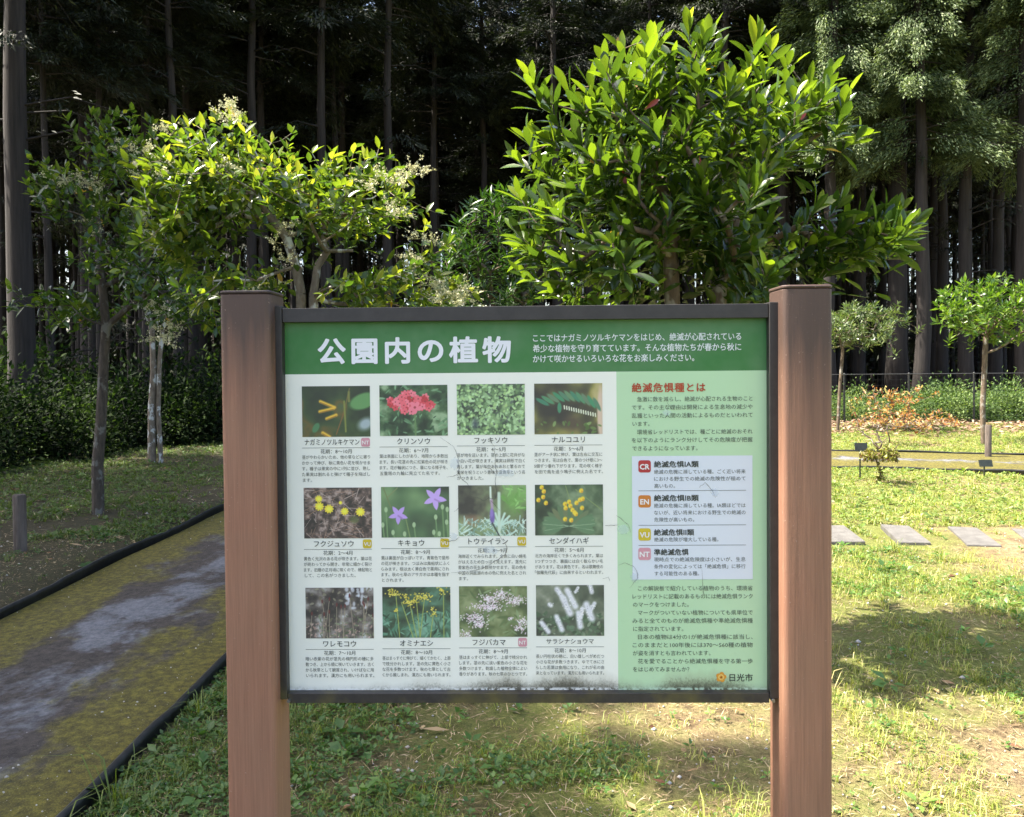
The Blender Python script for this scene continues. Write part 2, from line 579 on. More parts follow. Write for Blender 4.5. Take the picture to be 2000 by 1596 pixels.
YP = 0.052                       # front of the panel
xL = (S(557, 640, YP)[0] + S(565, 1340, YP)[0]) / 2
xR = (S(1498, 640, YP)[0] + S(1497, 1340, YP)[0]) / 2
zT = S(1027, 626, YP)[1]
zB = S(1027, 1347.5, YP)[1]
zH = S(1027, 727.5, YP)[1]
xG = S(1205.5, 1000, YP)[0]
sign = thing('information_sign', 'large plant information board framed in dark metal between two weathered brown posts', 'sign', S_LOC, S_YAW)
white_m = dirty_mat('white_print', (0.83, 0.85, 0.78), zB)
green_m = dirty_mat('pale_green_print', (0.46, 0.69, 0.43), zB)
head_m = dirty_mat('dark_green_print', (0.040, 0.180, 0.046), zB)

for (u0, u1, vt, nm) in ((432, 530.5, 567, 'a'), (1530, 1627.5, 556, 'b')):
    x0, x1 = S(u0, 850)[0], S(u1, 850)[0]
    zt = S((u0 + u1) / 2, vt)[1]
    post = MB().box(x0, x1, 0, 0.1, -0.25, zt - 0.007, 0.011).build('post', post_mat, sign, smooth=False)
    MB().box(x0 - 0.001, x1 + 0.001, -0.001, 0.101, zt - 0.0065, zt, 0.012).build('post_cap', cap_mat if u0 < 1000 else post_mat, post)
    post.data.shade_smooth()
    post.data.set_sharp_from_angle(angle=math.radians(35))

yf0, yf1 = 0.032, 0.078
zrt, zrb = S(1027, 597.5, yf0)[1], S(1027, 1374, yf0)[1]
for (u0, u1, vt, vb, x0, x1) in ((528.5, 0, 598, 1366, S(529, 850, yf0)[0], xL), (0, 1526, 590, 1364, xR, S(1526.5, 850, yf0)[0])):
    up_ = MB().box(x0, x1, yf0, yf1, S(1000, (vb + 1366) / 2, yf0)[1], S((u0 or 1512), vt, yf0)[1], 0.002).build('frame_upright', frame_mat, sign)
    bx = x0 + 0.029 if u0 else x0 + 0.006
    MB().tube([(bx, yf0 + 0.018, zrb + 0.006), (bx, yf0 - 0.004, zrb + 0.006)], [0.0042, 0.0034], 8).build('bolt', bolt_mat, up_)
MB().box(xL + 0.0004, xR - 0.0004, yf0 + 0.002, yf1 - 0.002, zT, zrt, 0.002).build('frame_rail', frame_mat, sign)
MB().box(xL + 0.0004, xR - 0.0004, yf0 + 0.002, yf1 - 0.002, zrb, zB, 0.002).build('frame_rail', frame_mat, sign)

# panel: dark green heading, white field, pale green column, one board
pv = [(xL - .004, YP, zT + .004), (xR + .004, YP, zT + .004), (xL - .004, YP, zH), (xG, YP, zH), (xR + .004, YP, zH), (xL - .004, YP, zB - .004), (xG, YP, zB - .004), (xR + .004, YP, zB - .004)]
pv += [(x, YP + 0.006, z) for x, y, z in pv]
pf = [(2, 4, 1, 0), (5, 6, 3, 2), (6, 7, 4, 3), (8, 9, 12, 10), (10, 11, 14, 13), (11, 12, 15, 14), (0, 1, 9, 8), (1, 4, 12, 9), (4, 7, 15, 12), (7, 6, 14, 15), (6, 5, 13, 14), (5, 2, 10, 13), (2, 0, 8, 10)]
panel = mesh_obj('panel', pv, pf, [white_m, green_m, head_m], sign, mi=[2, 0, 1] + [0] * 10)


def flat(c, rough=0.45):
    return plain('print_' + '_'.join(str(int(x * 255)) for x in c), c, rough)


def quad_px(name, u0, v0, u1, v1, y, mat, r=0.0):
    """flat printed patch, corners at photo pixels"""
    cx, cz = S((u0 + u1) / 2, (v0 + v1) / 2, y)
    w = (S(u1, (v0 + v1) / 2, y)[0] - S(u0, (v0 + v1) / 2, y)[0]) / 2
    h = abs(S((u0 + u1) / 2, v0, y)[1] - S((u0 + u1) / 2, v1, y)[1]) / 2
    if r <= 0:
        V = [(cx - w, y, cz - h), (cx + w, y, cz - h), (cx + w, y, cz + h), (cx - w, y, cz + h)]
    else:
        rr = r * w
        V = []
        for sx, sz, a0 in ((1, 1, 0), (-1, 1, 90), (-1, -1, 180), (1, -1, 270)):
            for k in range(6):
                a = math.radians(a0 + 18 * k)
                V.append((cx + sx * (w - rr) + rr * math.cos(a), y, cz + sz * (h - rr) + rr * math.sin(a)))
        V = V[::-1]
        V = V[::-1]
    return mesh_obj(name, V, [tuple(range(len(V)))], mat, panel)


# --- lettering
_txt = []        # (text, u0, v_centre, em px, width px or None, bold radius, align, key)


def text(key, s, u0, vc, em, width=None, bold=0.0, align='L', stretch=1.0):
    _txt.append((key, s, u0, vc, em, width, bold, align, stretch))


_kn = [0]


def block(key, lines, u0, v0, dv, em, u1, slope=-0.0105, indent_first=(), bold=0.0):
    """paragraph: lines that run to the right edge are given with a trailing '|'"""
    _kn[0] += 1
    key = '%s#%d' % (key, _kn[0])
    for i, l in enumerate(lines):
        fullw = l.endswith('|')
        s = l.rstrip('|')
        ind = s.startswith('　')
        s = s.lstrip('　')
        uu = u0 + (em * 1.0 if ind else 0)
        text(key, s, uu, v0 + i * dv, em, (u1 - uu) if fullw else None, bold)


def lettering(mats):
    cache = {}
    objs = []
    for (key, s, u0, vc, em, width, bold, align, stretch) in _txt:
        if s not in cache:
            cu = bpy.data.curves.new('lettering', 'FONT')
            cu.body = s
            cu.size = 1.0
            if key == 'head':
                cu.space_character = 1.27
            elif key == 'red':
                cu.space_character = 1.12
            cu.resolution_u = 2 if em < 20 else 5
            o = bpy.data.objects.new('lettering', cu)
            COL.objects.link(o)
            cache[s] = o
    bpy.context.view_layer.update()
    dg = bpy.context.evaluated_depsgraph_get()
    data = {}
    for s, o in cache.items():
        me = bpy.data.meshes.new_from_object(o.evaluated_get(dg))
        V = np.empty(len(me.vertices) * 3, np.float32)
        me.vertices.foreach_get('co', V)
        data[s] = (V.reshape(-1, 3)[:, :2].copy(), [tuple(p.vertices) for p in me.polygons])
        bpy.data.meshes.remove(me)
    for o in cache.values():
        cu = o.data
        bpy.data.objects.remove(o)
        bpy.data.curves.remove(cu)
    groups = {}
    for (key, s, u0, vc, em, width, bold, align, stretch) in _txt:
        V2, F = data[s]
        y = YP - mats[key.split('#')[0]][2]
        a, bz = S(u0, vc, y), S(u0 + 100, vc, y)
        px = (bz[0] - a[0]) / 100.0
        size = em * px
        W = V2[:, 0].max() - V2[:, 0].min()
        sx = size * stretch
        if width:
            sx = width * px / W
        if align == 'L':
            x0 = a[0] - (V2[:, 0].min() * sx if width else 0.0)
        else:
            x0 = a[0] - (V2[:, 0].min() + W / 2) * sx
        X3 = x0 + V2[:, 0] * sx
        Z3 = a[1] + (V2[:, 1] - 0.38) * size
        offs = [(0, 0)]
        if bold:
            nb = 12 if em > 30 else 6
            offs += [(bold * size * math.cos(2 * math.pi * k / nb), bold * size * math.sin(2 * math.pi * k / nb)) for k in range(nb)]
        g = groups.setdefault(key, MB())
        for i, (ox, oz) in enumerate(offs):
            g.add(np.stack([X3 + ox, np.full(len(X3), y - 0.00003 * i), Z3 + oz], 1), F)
    for key, g in groups.items():
        nm, mt, off = mats[key.split('#')[0]]
        g.build(nm, mt, panel)


text('head', '公園内の植物', 622, 686, 52.5, 373, 0.033)
for i, (l, w) in enumerate((('ここではナガミノツルキケマンをはじめ、絶滅が心配されている', 405), ('希少な植物を守り育てています。そんな植物たちが春から秋に', 405), ('かけて咲かせるいろいろな花をお楽しみください。', 314))):
    text('intro', l, 1041, (660.5, 681, 701)[i], 16.0, w, 0.012)
text('red', '絶滅危惧種とは', 1234.5, 757.5, 19, 143, 0.024)
block('body', ['　急激に数を減らし、絶滅が心配される生物のこと|', 'です。その主な理由は開発による生息地の減少や|', '乱獲といった人間の活動によるものだといわれて|', 'います。', '　環境省レッドリストでは、種ごとに絶滅のおそれ|', 'を以下のようにランク分けしてその危険度が把握|', 'できるようになっています。'], 1234, 780, 16.0, 10.4, 1469.5)
block('body', ['　この解説板で紹介している植物のうち、環境省|', 'レッドリストに記載のあるものには絶滅危惧ランク|', 'のマークをつけました。', '　マークがついていない植物についても県単位で|', 'みると全てのものが絶滅危惧種や準絶滅危惧種|', 'に指定されています。', '　日本の植物は4分の1が絶滅危惧種に該当し、|', 'このままだと100年後には370～560種の植物|', 'が姿を消すとも言われています。', '　花を愛でることから絶滅危惧種を守る第一歩|', 'をはじめてみませんか？'], 1235.5, 1149.4, 15.8, 10.6, 1469.8)
quad_px('rank_box', 1234.6, 890.5, 1469.8, 1132, YP - 0.0006, flat((0.66, 0.72, 0.80)))
ranks = [('CR', 899, (0.42, 0.035, 0.04), '絶滅危惧ⅠA類', 907, 87, ['絶滅の危機に瀕している種。ごく近い将来|', 'における野生での絶滅の危険性が極めて|', '高いもの。'], 921.8, 958.3),
         ('EN', 967.4, (0.58, 0.20, 0.03), '絶滅危惧ⅠB類', 973, 87, ['絶滅の危機に瀕している種。ⅠA類ほどでは|', 'ないが、近い将来における野生での絶滅の|', '危険性が高いもの。'], 987.8, 1025.7),
         ('VU', 1032, (0.60, 0.47, 0.03), '絶滅危惧Ⅱ類', 1040, 78, ['絶滅の危険が増大している種。'], 1054, 1065),
         ('NT', 1070, (0.62, 0.30, 0.36), '準絶滅危惧', 1078.6, 67, ['現時点での絶滅危険度は小さいが、生息|', '条件の変化によっては「絶滅危惧」に移行|', 'する可能性のある種。'], 1093, None)]
badge_m = {}
for nm, v0, c, ttl, vt, w, lines, vb, vr in ranks:
    badge_m[nm] = flat(c)
    quad_px('rank_mark', 1246.8, v0, 1271.2, v0 + 24, YP - 0.0011, badge_m[nm], 0.4)
    text('mark#' + nm, nm, 1259, v0 + 12.3, 14.5, None, 0.03, 'C')
    text('bold#' + nm, ttl, 1277.5, vt, 13.2, w, 0.024)
    block('body', lines, 1277.5, vb, 13.7, 9.4, 1456)
    if vr:
        quad_px('rule_line', 1247, vr - 0.5, 1457, vr + 0.4, YP - 0.0011, flat((0.10, 0.11, 0.12)))
text('city', '日光市', 1425, 1323.5, 16, 45, 0.014)
# emblem: orange flower-like mark
ex, ez = S(1408.5, 1322.7, YP - 0.0008)
er = (S(1418.5, 1322.7, YP)[0] - ex)
EV, EF, EM = [], [], []
for layer, (rr, mi_) in enumerate(((1.0, 0), (0.55, 1), (0.34, 0), (0.17, 2))):
    n = 60
    o_ = len(EV)
    for k in range(n):
        a = 2 * math.pi * k / n
        r = er * rr * (1 if layer else (0.72 + 0.30 * abs(math.cos(2.5 * a - 0.3)) ** 0.7))
        EV.append((ex + r * math.cos(a), YP - 0.0008 - 0.0002 * layer, ez + r * math.sin(a)))
    EF.append(tuple(range(o_, o_ + n)))
    EM.append(mi_)
mesh_obj('emblem', EV, EF, [flat((0.66, 0.30, 0.035)), flat((0.72, 0.50, 0.15)), flat((0.20, 0.05, 0.01))], panel, mi=EM)

cards = [
    ('ナガミノツルキケマン', 'NT', '8～10月', ['茎がやわらかいため、他の草などに寄り|', 'かかって伸び、秋に黄色い花を咲かせま|', 'す。種子は果実の中に1列に並び、熟し|', 'た果実は割れると弾けて種子を飛ばし|', 'ます。']),
    ('クリンソウ', None, '6～7月', ['葉は表面にしわがあり、地際から多数出|', 'ます。長い花茎の先に紅紫色の花が咲き|', 'ます。花が輪状につき、層になる様子を、|', '五重塔の九輪に見立てた名です。']),
    ('フッキソウ', None, '4～5月', ['茎が地を這います。茎の上部に花弁がな|', 'い白い花が咲きます。果実は卵形で白く|', '熟します。葉が年中あおあおと繁るので|', '繁栄を祝うという意味で富貴草という名|', 'がつきました。']),
    ('ナルコユリ', None, '5～6月', ['茎がアーチ状に伸び、葉は左右に交互に|', 'つきます。花は白色で、葉のつけ根に3～|', '5個ずつ垂れ下がります。花の咲く様子|', 'を田で鳥を追う鳴子に例えた名です。']),
    ('フクジュソウ', 'VU', '2～4月', ['黄色く光沢のある花が咲きます。葉は花|', 'が終わってから開き、非常に細かく裂け|', 'ます。旧暦の正月頃に咲くので、縁起物と|', 'して、この名がつきました。']),
    ('キキョウ', 'VU', '8～9月', ['葉は裏面が白っぽいです。青紫色で星形|', 'の花が咲きます。つぼみは風船状にふく|', 'らみます。根は太く黄白色で薬用にされ|', 'ます。秋の七草のアサガオは本種を指す|', 'とされます。']),
    ('トウテイラン', 'VU', '8～9月', ['海岸近くでみられます。全体に白い綿毛|', 'がはえるため白っぽく見えます。茎先に|', '青紫色の花を多数咲かせます。花の色を|', '中国の洞庭湖の水の色に例えた名とされ|', 'ます。']),
    ('センダイハギ', None, '5～8月', ['北方の海岸近くで多くみられます。葉は|', '3つずつつき、裏面には白く軟らかい毛|', 'があります。花は黄色です。名は歌舞伎の|', '「伽羅先代萩」に由来するといわれます。|']),
    ('ワレモコウ', None, '7～10月', ['暗い赤紫の花が茎先の楕円形の穂に多|', '数つき、上から順に咲いていきます。古く|', 'から秋草として観賞され、いけばなに用|', 'いられます。漢方にも用いられます。']),
    ('オミナエシ', None, '8～10月', ['茎はまっすぐに伸びて、細くてかたく、上部|', 'で枝分かれします。茎の先に黄色く小さ|', 'な花を多数つけます。秋の七草として古|', 'くから親しまれ、漢方にも用いられます。|']),
    ('フジバカマ', 'NT', '8～9月', ['茎はまっすぐに伸びて、上部で枝分かれ|', 'します。茎の先に淡い紫色の小さな花を|', '多数つけます。乾燥した植物全体によい|', '香りがあります。秋の七草のひとつです。|']),
    ('サラシナショウマ', None, '8～10月', ['長い円柱状の穂に、白い雄しべがめだつ|', '小さな花が多数つきます。ゆでて水にさ|', 'らした若葉は食用になり、これが名の由|', '来となっています。漢方にも用いられます。|'])]
card_px = [(590, 754.3), (741.3, 752.3), (892.3, 750.3), (1043.6, 749), (593.5, 952.6), (744.6, 950.9), (895, 947.8), (1045, 946.7), (597, 1148), (747, 1146.7), (896.8, 1145), (1047, 1143)]

# --- the twelve printed plant pictures, painted with simple shapes
PW, PH = 150, 112
yy, xx = np.mgrid[0:PH, 0:PW]
NXc, NYc = xx / (PW - 1), yy / (PH - 1)


def fbm(seed, s, oct=4, sy=1.0):
    t = 0
    for o in range(oct):
        t = t + vnoise2(NXc + seed * 3.1, NYc * sy * 0.75 + seed * 1.7, s * 2 ** o, seed + o) * 0.5 ** o
    return t / (2 - 0.5 ** (oct - 1))


def pal(f, stops):
    xs = [s[0] for s in stops]
    return np.stack([np.interp(f, xs, [s[1][k] / 255 for s in stops]) for k in range(3)], -1)


class Pic:
    def __init__(self, im, seed):
        self.im = im
        self.r = random.Random(seed)

    def put(self, mask, c):
        self.im = self.im * (1 - mask[..., None]) + np.array(c)[:3] / 255 * mask[..., None]

    def ell(self, cx, cy, rx, ry, a, c, soft=0.25, op=1.0):
        ca, sa = math.cos(math.radians(a)), math.sin(math.radians(a))
        dx, dy = NXc - cx, (NYc - cy) * 0.75
        u, w = (dx * ca + dy * sa) / rx, (-dx * sa + dy * ca) / ry
        d = np.sqrt(u * u + w * w)
        self.put(np.clip((1 - d) / soft, 0, 1) * op, c)

    def line(self, x0, y0, x1, y1, w, c, op=1.0):
        ax, ay, bx, by = x0, y0 * .75, x1, y1 * .75
        L2 = (bx - ax) ** 2 + (by - ay) ** 2 + 1e-9
        t = np.clip(((NXc - ax) * (bx - ax) + (NYc * .75 - ay) * (by - ay)) / L2, 0, 1)
        d = np.hypot(NXc - ax - t * (bx - ax), NYc * .75 - ay - t * (by - ay))
        self.put(np.clip(1.5 - d / w, 0, 1) * op, c)

    def petals(self, cx, cy, r, n, c, c2=None, a0=0, fat=0.38, squash=1.0):
        for k in range(n):
            a = a0 + 360 * k / n
            self.ell(cx + r * .55 * math.cos(math.radians(a)), cy + r * .55 * squash * math.sin(math.radians(a)) / .75, r * .5, r * fat, a, c)
        if c2:
            self.ell(cx, cy, r * .2, r * .2, 0, c2)

    def star(self, cx, cy, r, c, a0=0, sq=1.0):
        dx, dy = NXc - cx, (NYc - cy) * .75 / sq
        th = np.arctan2(dy, dx) - math.radians(a0)
        k = np.mod(th, 2 * math.pi / 5) - math.pi / 5
        rad = r * (0.42 + 0.58 * (np.abs(k) / (math.pi / 5)) ** 1.3)
        self.put(np.clip((rad - np.hypot(dx, dy)) / (r * .08), 0, 1), c)

    def leaves(self, n, c, sz=(.02, .05), thin=.4, box=(0, 0, 1, 1), jit=30, ang=None):
        for _ in range(n):
            q = self.r.uniform
            j = q(-jit, jit)
            a = q(0, 180) if ang is None else ang + q(-25, 25)
            s = q(*sz)
            self.ell(q(box[0], box[2]), q(box[1], box[3]), s, s * thin, a, [min(255, max(0, x + j)) for x in c], .35, .85)


def pictures():
    out = []
    p = Pic(pal(fbm(1, 3, 3), [(.25, (28, 44, 22)), (.5, (52, 74, 36)), (.62, (96, 84, 34)), (.8, (60, 90, 60))]), 1)
    p.ell(.9, .3, .13, .24, 70, (92, 140, 84)); p.ell(.93, .75, .16, .12, -30, (150, 165, 170), .6); p.ell(.2, .82, .05, .09, 30, (70, 120, 80))
    p.line(.5, .95, .62, .5, .008, (120, 84, 40)); p.line(.62, .5, .70, .05, .008, (110, 96, 50)); p.line(.62, .3, .64, .9, .012, (120, 128, 58)); p.line(.69, .12, .69, .3, .016, (118, 120, 60))
    for a, b_, c_, d_ in ((.27, .30, .48, .42), (.26, .50, .46, .44), (.36, .64, .50, .57), (.3, .92, .4, 1.0)):
        p.line(a, b_, c_, d_, .022, (214, 176, 58)); p.line(a, b_ + .02, c_, d_ + .02, .008, (150, 110, 30))
    out.append(p.im)
    p = Pic(pal(fbm(2, 7, 4), [(.25, (26, 48, 30)), (.5, (62, 92, 58)), (.75, (140, 165, 130))]), 2)
    p.leaves(60, (110, 150, 112), (.02, .10), .25); p.leaves(30, (40, 70, 44), (.02, .08), .3)
    p.line(.52, .55, .53, 1, .012, (96, 128, 80))
    for k in range(70):
        a, r = p.r.uniform(0, 6.3), p.r.uniform(0, 1) ** .5
        p.petals(.47 + .33 * r * math.cos(a), .34 + .19 * r * math.sin(a), .055, 5, p.r.choice([(200, 70, 84), (214, 98, 112), (176, 46, 58), (224, 120, 136)]), (120, 40, 40), p.r.uniform(0, 70))
    p.petals(.52, .44, .10, 5, (226, 120, 138), (150, 50, 60), 18); out.append(p.im)
    p = Pic(pal(fbm(3, 10, 4), [(.3, (44, 58, 44)), (.6, (92, 120, 84)), (.8, (140, 164, 118))]), 3)
    p.leaves(520, (142, 174, 126), (.018, .045), .62, jit=45); p.leaves(60, (60, 72, 66), (.02, .04), .6); p.leaves(90, (172, 204, 140), (.018, .04), .6, jit=20)
    p.ell(.27, .78, .07, .12, 0, (60, 70, 86), .8, .8); out.append(p.im)
    p = Pic(pal(fbm(4, 3, 3), [(.25, (44, 40, 36)), (.5, (84, 84, 52)), (.68, (140, 136, 74)), (.8, (170, 160, 110))]), 4)
    p.ell(.98, .6, .07, .5, 0, (196, 176, 156), .4); p.ell(.55, .78, .2, .18, 0, (70, 56, 50), .7, .8)
    for k in range(11):
        t = k / 10
        p.ell(.12 + .80 * t, .36 - .14 * math.sin(t * 3.1) + .06 * t, .13, .035, 28 + 34 * t, (58 + 18 * (k % 3), 122 + 10 * (k % 2), 96), .3)
    p.ell(.37, .48, .035, .09, 0, (64, 130, 98))
    for k in range(14):
        p.line(.44 + .035 * k, .44 + .012 * k, .445 + .035 * k, .50 + .012 * k, .009, (214, 222, 200))
    p.leaves(20, (100, 130, 70), (.02, .06), .5, (0, .75, 1, 1)); out.append(p.im)
    p = Pic(pal(fbm(5, 16, 4), [(.3, (44, 36, 34)), (.55, (96, 80, 74)), (.75, (160, 144, 136))]), 5)
    for _ in range(150):
        q = p.r.uniform
        x, y_, a, l = q(0, 1), q(0, 1), q(-.5, 3.6), q(.05, .25)
        p.line(x, y_, x + l * math.cos(a), y_ + l * math.sin(a), q(.002, .005), p.r.choice([(176, 160, 152), (60, 50, 46), (130, 106, 92), (150, 120, 100)]))
    p.ell(.74, .63, .09, .07, 0, (84, 94, 50), .5, .8)
    for x, y_, r in ((.22, .22, .06), (.23, .37, .075), (.37, .42, .075), (.60, .47, .065), (.83, .48, .075), (.54, .30, .03)):
        for k in range(10):
            p.ell(x + r * .55 * math.cos(k * .63), y_ + r * .7 * math.sin(k * .63), r * .45, r * .22, k * 36, (232, 206, 58))
        p.ell(x, y_, r * .5, r * .5, 0, (244, 224, 80), .6)
    out.append(p.im)
    p = Pic(pal(fbm(6, 2.2, 3), [(.25, (52, 62, 50)), (.5, (78, 106, 74)), (.75, (120, 150, 104))]), 6)
    for x, y_ in ((.07, .45), (.02, .75), (.17, .9), (.34, .93), (.48, .75), (.8, .6), (.9, .4), (.97, .45), (.77, .9), (.85, .93), (.96, .7)):
        p.line(x, y_, x + .02, 1, .010, (110, 140, 96)); p.ell(x, y_, .028, .045, 0, (156, 180, 140))
    p.line(.36, .62, .42, 1, .008, (120, 140, 90)); p.line(.03, 0, .14, .4, .008, (110, 120, 80)); p.line(.1, .2, .24, .02, .008, (120, 130, 90))
    p.star(.25, .55, .155, (178, 150, 214), 20); p.star(.79, .23, .185, (186, 158, 222), 10)
    p.line(.25, .57, .31, .63, .012, (150, 120, 180)); p.line(.79, .25, .86, .30, .012, (160, 130, 190)); out.append(p.im)
    p = Pic(pal(fbm(7, 4, 4), [(.25, (60, 58, 54)), (.45, (100, 104, 84)), (.6, (120, 140, 100)), (.8, (150, 170, 130))]), 7)
    p.ell(.82, .3, .25, .32, 0, (112, 156, 84), .8); p.leaves(40, (120, 168, 92), (.03, .08), .25, (.65, 0, 1, .55)); p.ell(.2, .7, .2, .12, 0, (150, 112, 90), .9, .8)
    for k in range(130):
        q = p.r.uniform
        x = q(0, 1); y_ = q(.72, 1.05); a = q(-2.6, -.5); l = q(.06, .18)
        p.line(x, y_, x + l * math.cos(a), y_ + l * math.sin(a), q(.004, .010), p.r.choice([(168, 196, 186), (196, 216, 204), (120, 150, 136)]))
    for a in (-2.7, -2.3, -1.9, -1.2, -.8, -.4):
        p.line(.61, .8, .61 + .2 * math.cos(a), .8 + .26 * math.sin(a), .016, (184, 210, 196))
    p.line(.60, .95, .60, .16, .022, (186, 206, 190)); p.line(.48, .3, .475, .04, .014, (206, 220, 206)); p.line(.5, .45, .49, .3, .02, (170, 150, 170))
    p.ell(.5, .62, .045, .13, 0, (116, 96, 160), .4); p.ell(.49, .55, .03, .09, 0, (140, 118, 186), .5); p.line(.5, .75, .6, 1, .010, (70, 80, 80)); out.append(p.im)
    p = Pic(pal(fbm(8, 4, 4), [(.25, (40, 54, 40)), (.5, (66, 88, 64)), (.75, (120, 140, 110))]), 8)
    for a in range(-170, -5, 14):
        p.ell(.5 + .26 * math.cos(math.radians(a)), .82 + .26 * math.sin(math.radians(a)), .16, .045, a, (84 + a % 30, 116, 84))
    for a in (200, 160, 340, 20, 185, 355):
        p.ell(.5 + .25 * math.cos(math.radians(a)), .8 + .2 * math.sin(math.radians(a)), .17, .075, a, (92, 124, 92)); p.line(.5, .82, .5 + .38 * math.cos(math.radians(a)), .8 + .3 * math.sin(math.radians(a)), .004, (140, 164, 134))
    p.line(.6, .1, .98, .5, .004, (130, 150, 90)); p.line(.55, .45, .45, .02, .004, (130, 150, 90))
    for x, y_ in [(.44, .38), (.45, .46), (.52, .42), (.55, .5), (.58, .55), (.61, .36), (.66, .30), (.70, .28), (.69, .46), (.44, .68), (.53, .70), (.6, .58), (.10, .05), (.13, .13), (.12, .24), (.05, .30), (.16, .36), (.68, .12), (.5, .34)]:
        p.ell(x, y_, .035, .04, 20, (224, 196, 58), .3); p.ell(x + .012, y_ + .02, .018, .02, 0, (200, 150, 40))
    out.append(p.im)
    p = Pic(pal(fbm(9, 9, 5), [(.25, (48, 42, 42)), (.5, (96, 88, 84)), (.7, (150, 146, 142)), (.85, (200, 206, 214))]), 9)
    for _ in range(26):
        p.ell(p.r.uniform(.6, 1), p.r.uniform(0, .4), p.r.uniform(.02, .05), p.r.uniform(.02, .05), 0, (206, 212, 222), .5, .7)
    p.leaves(80, (120, 116, 96), (.015, .04), .5); p.leaves(60, (176, 150, 140), (.01, .03), .6, (0, .7, 1, 1)); p.leaves(50, (100, 116, 84), (.02, .05), .3, (.2, .55, 1, 1))
    for _ in range(14):
        x = p.r.uniform(0, 1)
        y_ = p.r.uniform(.1, .55)
        p.line(x, y_, x + p.r.uniform(-.1, .1), 1, .004, (150, 140, 120)); p.ell(x, y_, .015, .035, 0, (96, 40, 40))
    out.append(p.im)
    p = Pic(pal(fbm(10, 4, 4, 1.5) + .12 * (NYc - .5), [(.25, (40, 50, 38)), (.5, (64, 92, 70)), (.7, (90, 130, 108)), (.85, (130, 170, 150))]), 10)
    p.leaves(70, (96, 142, 118), (.03, .12), .2, (0, .5, 1, 1)); p.leaves(50, (48, 70, 54), (.03, .1), .2)
    for x, y_, x1 in ((.2, .15, .25), (.4, .3, .5), (.5, .25, .55), (.62, .22, .55), (.9, .1, .9), (.75, .5, .7), (.28, .3, .45)):
        p.line(x, y_, x1, 1.0, .006, (150, 164, 84))
    for cx, cy, rx, n in ((.17, .12, .09, 40), (.40, .30, .10, 50), (.58, .20, .13, 60), (.20, .45, .04, 10), (.75, .50, .08, 20), (.88, .05, .10, 24), (.35, .18, .08, 20)):
        for _ in range(n):
            p.ell(cx + p.r.gauss(0, rx * .5), cy + p.r.gauss(0, .04), .014, .012, 0, p.r.choice([(206, 192, 74), (176, 164, 58), (222, 210, 100)]), .5)
    out.append(p.im)
    p = Pic(pal(fbm(11, 5, 4), [(.25, (60, 74, 48)), (.5, (96, 110, 70)), (.75, (140, 150, 110))]), 11)
    p.leaves(60, (110, 130, 90), (.03, .12), .2)
    for cx, cy, rx, ry, n in ((.62, .16, .10, .06, 90), (.45, .26, .14, .06, 120), (.82, .28, .14, .07, 120), (.50, .42, .12, .06, 110), (.24, .62, .14, .07, 140), (.30, .76, .10, .06, 90), (.10, .95, .08, .05, 40), (.93, .70, .08, .06, 50), (.88, .84, .1, .06, 50), (.77, .65, .04, .03, 16), (.30, .40, .12, .05, 60)):
        for _ in range(n):
            p.ell(cx + p.r.gauss(0, rx * .55), cy + p.r.gauss(0, ry * .7), .013, .010, p.r.uniform(0, 180), p.r.choice([(226, 212, 222), (204, 186, 200), (236, 228, 234), (186, 162, 172)]), .5)
    out.append(p.im)
    p = Pic(pal(fbm(12, 4, 4), [(.25, (50, 56, 50)), (.5, (82, 92, 78)), (.7, (120, 128, 110)), (.85, (160, 160, 150))]), 12)
    p.leaves(110, (76, 100, 76), (.02, .06), .6, (0, .55, 1, 1)); p.leaves(30, (120, 132, 110), (.02, .05), .5, (0, .6, 1, 1))
    for x0, y0, x1, y1, w in ((.31, .08, .42, .3, .036), (.46, .1, .58, .42, .042), (.40, .26, .50, .56, .046), (.30, .62, .38, .88, .036), (.08, .74, .18, .92, .034), (.62, .55, .65, .82, .040), (.74, .38, .82, .66, .046), (.86, .36, .80, .50, .028), (.80, .02, .82, .14, .030), (.62, .05, .58, .14, .02), (.2, .38, .22, .40, .03), (.68, .46, .66, .62, .03)):
        p.line(x0, y0, x1, y1, w, (206, 208, 214))
        for _ in range(16):
            t = p.r.random()
            p.ell(x0 + (x1 - x0) * t + p.r.gauss(0, w * .5), y0 + (y1 - y0) * t + p.r.gauss(0, w * .5), .012, .01, 0, p.r.choice([(226, 228, 232), (180, 180, 188)]), .5)
    out.append(p.im)
    return out


